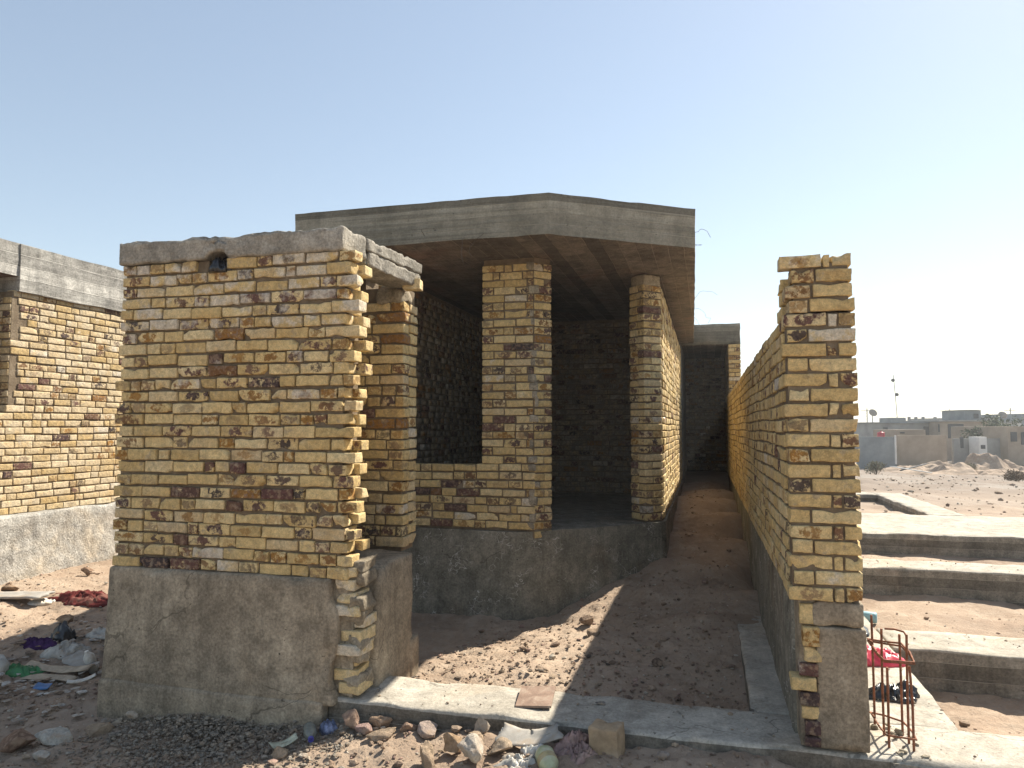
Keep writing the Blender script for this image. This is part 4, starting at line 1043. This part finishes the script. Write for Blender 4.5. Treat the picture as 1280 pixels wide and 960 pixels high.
def far(name, label, cat, p0, p1, yt, d, depth, mat, yb=582, wins=(), parapet=None, doors=()):
    q = fp((p0 + p1) / 2 / 900 - 640 / 900, d)
    o = thing(name, label, cat, (q[0], q[1], -3.3), {'far_house': 'houses on the skyline', 'yard_wall': 'yard walls before the far houses', 'stair_box': 'roof rooms on the far houses'}.get(name))
    mb = MB(); fbox(mb, p0, p1, yt, yb, d, depth); mb.build('wall', mat, o)
    if parapet:
        mb = MB(); fbox(mb, p0 - .7, p1 + .7, yt - parapet, yt - .03, d - .25, depth + .5); mb.build('roof_slab', M_FG if mat is not M_FG else M_FB, o)
    for (a, b, c, e) in wins:
        mb = MB(); fbox(mb, a, b, c, e, d - .06, .12); mb.build('window', M_FD, o)
    for (a, b, c, e) in doors:
        mb = MB(); fbox(mb, a, b, c, e, d - .06, .12); mb.build('door', M_FD, o)
    return o
far('far_house', 'long low grey house with a small roof box, farthest left on the skyline', 'house', 1090, 1174, 529, 76, 9, M_FG, wins=[(1154, 1164, 533, 546), (1103, 1109, 534, 540)], parapet=1.3)
far('stair_box', 'small grey roof box standing on the long grey house', 'roof box', 1116, 1132, 522, 78, 3, M_FG, yb=528)
far('far_house', 'wide two part house with a dark window band and raised parapet', 'house', 1174, 1236, 527, 74, 10, M_FT, wins=[(1184, 1204, 530, 548), (1172.5, 1173.8, 530, 540)], parapet=2)
mbx = far('stair_box', 'tall grey roof tower on the wide two part house', 'roof box', 1205, 1226, 513, 76, 4, M_FB, yb=527, wins=[(1217, 1223, 517, 523)], parapet=.8)
far('stair_box', 'low grey roof room right of the tall roof tower', 'roof box', 1226.5, 1246, 521.5, 76, 5, M_FG, yb=530)
far('far_house', 'small house with a pale canopy at the right of the skyline', 'house', 1237, 1276, 529, 78, 8, M_FW, wins=[(1262, 1268, 532, 540)], parapet=3)
far('far_house', 'tan unfinished block house cut by the right edge of the photo', 'house', 1258, 1300, 533, 62, 8, M_FT, wins=[(1262, 1270, 540, 552), (1275, 1281, 540, 556)])
far('far_house', 'tall house just entering at the right edge of the skyline', 'house', 1277, 1310, 517, 80, 8, M_FB)
fr_ = far('far_house', 'half built grey house with bare columns on its roof behind the raised tan wall', 'house', 1136, 1172, 526.5, 90, 7, M_FB, wins=[(1140, 1144, 529, 536), (1148, 1152, 529, 536)])
for pc in (1137.5, 1146, 1155, 1170):
    mb = MB(); fbox(mb, pc - .6, pc + .6, 521, 526.4, 90.5, .6); mb.build('column', M_FG, fr_)
far('far_house', 'flat low house far behind the wide two part house', 'house', 1176, 1206, 522.5, 100, 8, M_FG, wins=[(1181, 1184, 524, 528), (1192, 1195, 524, 528)])
far('far_house', 'pale narrow house between the roof tower and the canopy, farthest back', 'house', 1236, 1258, 521.5, 104, 8, M_FT, wins=[(1241, 1244, 524, 528), (1250, 1253, 524, 528)])
for px_, d_, lab in ((1083, 84, 'leftmost thin utility pole on the skyline'), (1186, 88, 'thin utility pole above the dark window band'), (1262, 82, 'thin utility pole beside the pale canopy')):
    q = fp((px_ - 640) / 900, d_); UP = thing('utility_pole', lab, 'pole', (q[0], q[1], -3.3), 'utility poles on the skyline')
    mb = MB(); wire(mb, [(q[0], q[1], -3.3), (q[0] + .05, q[1], 2.3)], .06, 6); mb.build('pole', M_FG, UP)
    mb = MB(); wire(mb, [(q[0] - .6, q[1], 2.0), (q[0] + .6, q[1], 2.02)], .04, 5); mb.build('crossarm', M_FG, UP)
far('yard_wall', 'dark blue grey yard wall with the red tank above it', 'wall', 1070, 1119, 546, 60, .25, M_FB, yb=588)
far('yard_wall', 'tan yard wall joining the white post', 'wall', 1121, 1182, 544, 61, .3, M_FT, yb=586)
far('yard_wall', 'raised tan wall block behind the joining yard wall', 'wall', 1119, 1156, 537, 63, 4, M_FT, yb=584, wins=[(1124, 1130, 540, 542)])
far('yard_wall', 'grey yard wall below the far trees', 'wall', 1190, 1258, 548, 63, .25, M_FG, yb=584, doors=[(1199, 1203, 546, 560)])
far('white_hut', 'small white hut with a dark doorway before the grey yard wall', 'hut', 1222, 1232, 546, 61.5, 1.4, M_FW, yb=585, doors=[(1224.5, 1230, 556, 561)])
far('gate_post', 'slim white post between the dark and tan yard walls', 'post', 1117.5, 1119.2, 544, 58.5, .15, M_FW, yb=580)
# water tank
q = fp((1100 - 640) / 900, 61.5); zq = -.95
TK = thing('water_tank', 'round red plastic water tank above the dark yard wall', 'tank', (q[0], q[1], zq))
mb = MB(); lathe(mb, [(.27, 0), (.30, .05), (.30, .5), (.27, .58), (.1, .62)], np.eye(3), (q[0], q[1], zq)); mb.build('body', M_FR, TK)
mb = MB(); lathe(mb, [(.09, 0), (.09, .05), (.05, .06)], np.eye(3), (q[0], q[1], zq + .62)); mb.build('lid', M_FR, TK)
mb = MB()
for sx, sy in ((-1, -1), (1, -1), (1, 1), (-1, 1)): wire(mb, [(q[0] + sx * .2, q[1] + sy * .2, -3.3), (q[0] + sx * .2, q[1] + sy * .2, zq)], .04, 6)
mb.build('stand', M_FG, TK)
# mast and dishes
q = fp((1121 - 640) / 900, 80)
MS = thing('antenna_mast', 'tall slim antenna mast with small drum antennas on the skyline', 'mast', (q[0], q[1], -3.3))
mb = MB(); wire(mb, [(q[0], q[1], -3.3), (q[0], q[1], 1.2), (q[0] - .1, q[1], 3.4), (q[0] - .25, q[1], 5.9)], .04, 6); mb.build('pole', M_FG, MS)
for zz, dx in ((5.3, -.35), (3.7, .0)):
    mb = MB(); lathe(mb, [(.05, -.1), (.19, 0), (.19, .1), (.14, .13)], axes((0, -1, 0)), (q[0] + dx, q[1] - .15, zz)); mb.build('antenna', M_FD, MS)
for pxx, yy, lab in ((1090, 517, 'small satellite dish at the left end of the skyline'), (1252, 520, 'tiny satellite dish over the pale canopy')):
    q = fp((pxx - 640) / 900, 77); zc = (535 - yy) / 900 * 77
    DS = thing('satellite_dish', lab, 'dish', (q[0], q[1], .3))
    mb = MB(); wire(mb, [(q[0], q[1], .3), (q[0], q[1], zc)], .05, 6); mb.build('pole', M_FG, DS)
    mb = MB(); lathe(mb, [(.05, 0), (.25, .05), (.42, .16), (.44, .2), (.40, .17), (.2, .07)], axes((.5, .6, .45)), (q[0], q[1], zc)); mb.build('dish', M_FG, DS)

# vegetation
def m_leaf(name, c):
    t = NT(name); a = t.n('ShaderNodeAttribute', attribute_name='bcol').outputs['Color']
    t.b.inputs['Specular IOR Level'].default_value = .2
    return t.done(a, None, .7)
M_LF = m_leaf('leaf', 0); M_BK = m_plain('bark', (.14, .10, .07), .9, .1, .3, 6)
def leafcloud(mb, cen, rad, n, size, pal, seed, hollow=.3):
    g = np.random.default_rng(seed)
    d = g.normal(0, 1, (n, 3)); d /= np.linalg.norm(d, axis=1, keepdims=True)
    r = (hollow + (1 - hollow) * g.random(n) ** .5)
    lump = 1 + .4 * vnoise(d * 1.5 + seed, 1.6, seed)
    c = np.array(cen) + d * (r * lump)[:, None] * np.array(rad)
    a = g.normal(0, 1, (n, 3)); a /= np.linalg.norm(a, axis=1, keepdims=True)
    b = np.cross(a, g.normal(0, 1, (n, 3))); b /= np.linalg.norm(b, axis=1, keepdims=True)
    s_ = size * g.uniform(.6, 1.4, n)[:, None]
    V = np.stack([c - a * s_, c + b * s_ * .4, c + a * s_, c - b * s_ * .4], 1).reshape(-1, 3)
    F = np.arange(4 * n).reshape(n, 4)
    pc = np.array(pal)[g.integers(len(pal), size=n)] * g.uniform(.75, 1.25, n)[:, None]
    mb.add(V, F, 0, np.column_stack([np.repeat(pc, 4, 0), np.ones(4 * n)]), smooth=False)
def tree(label, px_, yc, d, w, h, seed, name='tree', cat='tree', pal=((.06, .085, .035), (.085, .11, .05), (.045, .065, .03)), leaf=.16, n=700):
    q = fp((px_ - 640) / 900, d); zc = (535 - yc) / 900 * d; zg = float(hfull([q[0]], [q[1]])[0])
    o = thing(name, label, cat, (q[0], q[1], zg), 'trees behind the yard wall'); mb = MB()
    g = np.random.default_rng(seed)
    for k in range(6):
        leafcloud(mb, (q[0] + g.normal(0, w * .26), q[1] + g.normal(0, w * .26), zc + g.normal(0, h * .2)), (w * .3, w * .3, h * .33), n // 6, leaf, pal, seed * 10 + k)
    mb.build('crown', M_LF, o)
    mb = MB(); wire(mb, [(q[0], q[1], zg - .1), (q[0] + .03 * w, q[1], (zg + zc) / 2), (q[0], q[1], zc + h * .15)], .05 + .02 * w, 7)
    for k in range(4): wire(mb, [(q[0] + .02 * w, q[1], (zg + zc) / 2), (q[0] + g.normal(0, w * .25), q[1] + g.normal(0, w * .25), zc + h * .15)], .02 + .008 * w, 5)
    mb.build('trunk', M_BK, o); return o
tree('leftmost green tree behind the grey yard wall', 1226, 540, 66, 2.2, 1.8, 3)
tree('middle bushy green tree behind the grey yard wall', 1241, 536, 67, 2.6, 2.0, 4)
tree('rightmost green tree behind the grey yard wall', 1253, 540, 66, 2.0, 1.7, 5)
SAGE = ((.16, .16, .10), (.20, .19, .12), (.13, .12, .08))
def shrub(label, px_, d, w, h, seed, pal, name='shrub'):
    q = fp((px_ - 640) / 900, d); zg = float(hfull([q[0]], [q[1]])[0])
    o = thing(name, label, 'shrub', (q[0], q[1], zg), 'dry shrubs on the open lot'); mb = MB()
    g = np.random.default_rng(seed)
    for k in range(7): leafcloud(mb, (q[0] + g.normal(0, w * .25), q[1] + g.normal(0, w * .2), zg + h * g.uniform(.3, .75)), (w * .25, w * .25, h * .3), 160, .05, pal, seed * 9 + k)
    mb.build('foliage', M_LF, o); mb = MB()
    for k in range(14):
        e = (q[0] + g.normal(0, w * .35), q[1] + g.normal(0, w * .3), zg + h * g.uniform(.6, 1.05)); wire(mb, [(q[0], q[1], zg - .05), ((q[0] + e[0]) / 2 + g.normal(0, .05), (q[1] + e[1]) / 2, zg + h * .45), e], .012, 5)
    mb.build('stem', M_BK, o)
shrub('grey green desert shrub in front of the dark yard wall', 1093, 42, 1.0, .85, 7, SAGE)
shrub('brown dry shrub on the open lot near the right edge', 1266, 34, .9, .55, 8, ((.17, .12, .08), (.21, .15, .10), (.13, .09, .06)))
shrub('small dry tuft right of the rubble mounds', 1210, 52, 1.2, .7, 9, SAGE)
# rubble mounds in front of far walls
def mound(label, px_, d, L, W, h, seed):
    q = fp((px_ - 640) / 900, d); zg = float(hfull([q[0]], [q[1]])[0])
    n = 30; u = np.linspace(-1, 1, n); U, V_ = np.meshgrid(u, u); U, V_ = U.ravel(), V_.ravel()
    P = np.stack([U * L / 2, V_ * W / 2, np.zeros_like(U)], 1)
    k = np.clip(1 - U ** 2, 0, 1) * np.clip(1 - V_ ** 2, 0, 1)
    P[:, 2] = h * k ** .7 * (.65 + .6 * fbm(P + seed * 5, .9, 3, seed)) - .12
    i = np.arange(n * (n - 1)).reshape(n - 1, n)[:, :-1].ravel()
    P = P @ AX + np.array([q[0], q[1], zg])
    mb = MB(); mb.add(P, np.stack([i, i + 1, i + n + 1, i + n], 1), smooth=False)
    tag(mb.build('soil_mound', M_GR, loc=(q[0], q[1], zg)), label, 'soil mound', 'soil mounds on the open lot')
mound('low soil mound left of the far yards with planks on it', 1140, 55, 5, 3, .55, 1)
mound('long soil mound in the middle of the open lot', 1195, 52, 9, 4, .7, 2)
mound('rubble heap hiding the foot of the small white hut', 1229, 57, 9, 4, 1.25, 4)
mound('low heap before the joining tan yard wall', 1160, 58, 7, 3, .9, 5)
mound('soil mound at the right edge of the open lot', 1268, 50, 7, 4, .9, 3)
q = fp((1136 - 640) / 900, 50); zg = hz(*q)
board('plank', 'pale plank lying crosswise on the far mound', q[0], q[1], zg + .35, 2.4, .2, .05, M_FW, -.3, -.15, 0, 0, 30, 'plank')
board('plank', 'dark plank crossing the pale plank on the far mound', q[0] + .3, q[1] + .5, zg + .5, 2.2, .2, .05, M_FD, .5, .2, 0, 0, 31, 'plank')

# ================================================================== dusty air
mb = MB(); box(mb, (-420, -320, -6), (520, 920, 9)); 
hzo = mb.build('haze', bpy.data.materials.new('dusty_air')); tag(hzo, 'thin pale dusty air over the whole site', 'haze', kind='stuff')
hm = hzo.data.materials[0]; hm.use_nodes = True; hm.node_tree.nodes.clear()
ho = hm.node_tree.nodes.new('ShaderNodeOutputMaterial'); hv = hm.node_tree.nodes.new('ShaderNodeVolumePrincipled')
hv.inputs['Color'].default_value = (.86, .88, .90, 1); hv.inputs['Density'].default_value = .0012; hv.inputs['Anisotropy'].default_value = .3
hm.node_tree.links.new(hv.outputs[0], ho.inputs['Volume'])

# ================================================================== light, sky, camera
sd = np.array([.575, .83, 1.0]); sd /= np.linalg.norm(sd)
el = math.asin(sd[2]); az = math.atan2(sd[0], sd[1])
w = bpy.data.worlds.new('World'); S.world = w; w.use_nodes = True
nt = w.node_tree; bg = nt.nodes['Background']
sky = nt.nodes.new('ShaderNodeTexSky'); sky.sky_type = 'NISHITA'; sky.sun_disc = False
sky.sun_elevation = el; sky.sun_rotation = az
sky.air_density = 1.0; sky.dust_density = .3; sky.ozone_density = 1.0; sky.altitude = 30
gm = nt.nodes.new('ShaderNodeGamma'); gm.inputs[1].default_value = .74
hs = nt.nodes.new('ShaderNodeHueSaturation'); hs.inputs['Saturation'].default_value = .95
nt.links.new(sky.outputs[0], gm.inputs[0]); nt.links.new(gm.outputs[0], hs.inputs['Color']); nt.links.new(hs.outputs[0], bg.inputs[0])
bg.inputs[1].default_value = .12
sl = bpy.data.lights.new('sun', 'SUN'); sl.energy = 4.2; sl.angle = R(.53); sl.color = (1, .95, .86)
so = bpy.data.objects.new('sun', sl); COL.objects.link(so)
so.rotation_euler = Vector((-sd[0], -sd[1], -sd[2])).to_track_quat('-Z', 'Y').to_euler(); so.location = (10, 15, 20)
cd = bpy.data.cameras.new('camera'); cam = bpy.data.objects.new('camera', cd); COL.objects.link(cam)
cd.sensor_width = 36; cd.lens = 36 * 900 / 1280; cd.clip_end = 3000; cd.clip_start = .05
cam.location = (0, 0, 0); cam.rotation_euler = (R(90) + math.atan(55 / 900), 0, PSI)
S.camera = cam
S.view_settings.view_transform = 'Standard'; S.view_settings.look = 'None'; S.view_settings.gamma = 1
S.view_settings.use_curve_mapping = False
S.view_settings.use_white_balance = True
S.view_settings.white_balance_temperature = 6900
S.view_settings.white_balance_tint = 9
S.view_settings.exposure = 1.22
S.cycles.max_bounces = 6; S.cycles.diffuse_bounces = 2
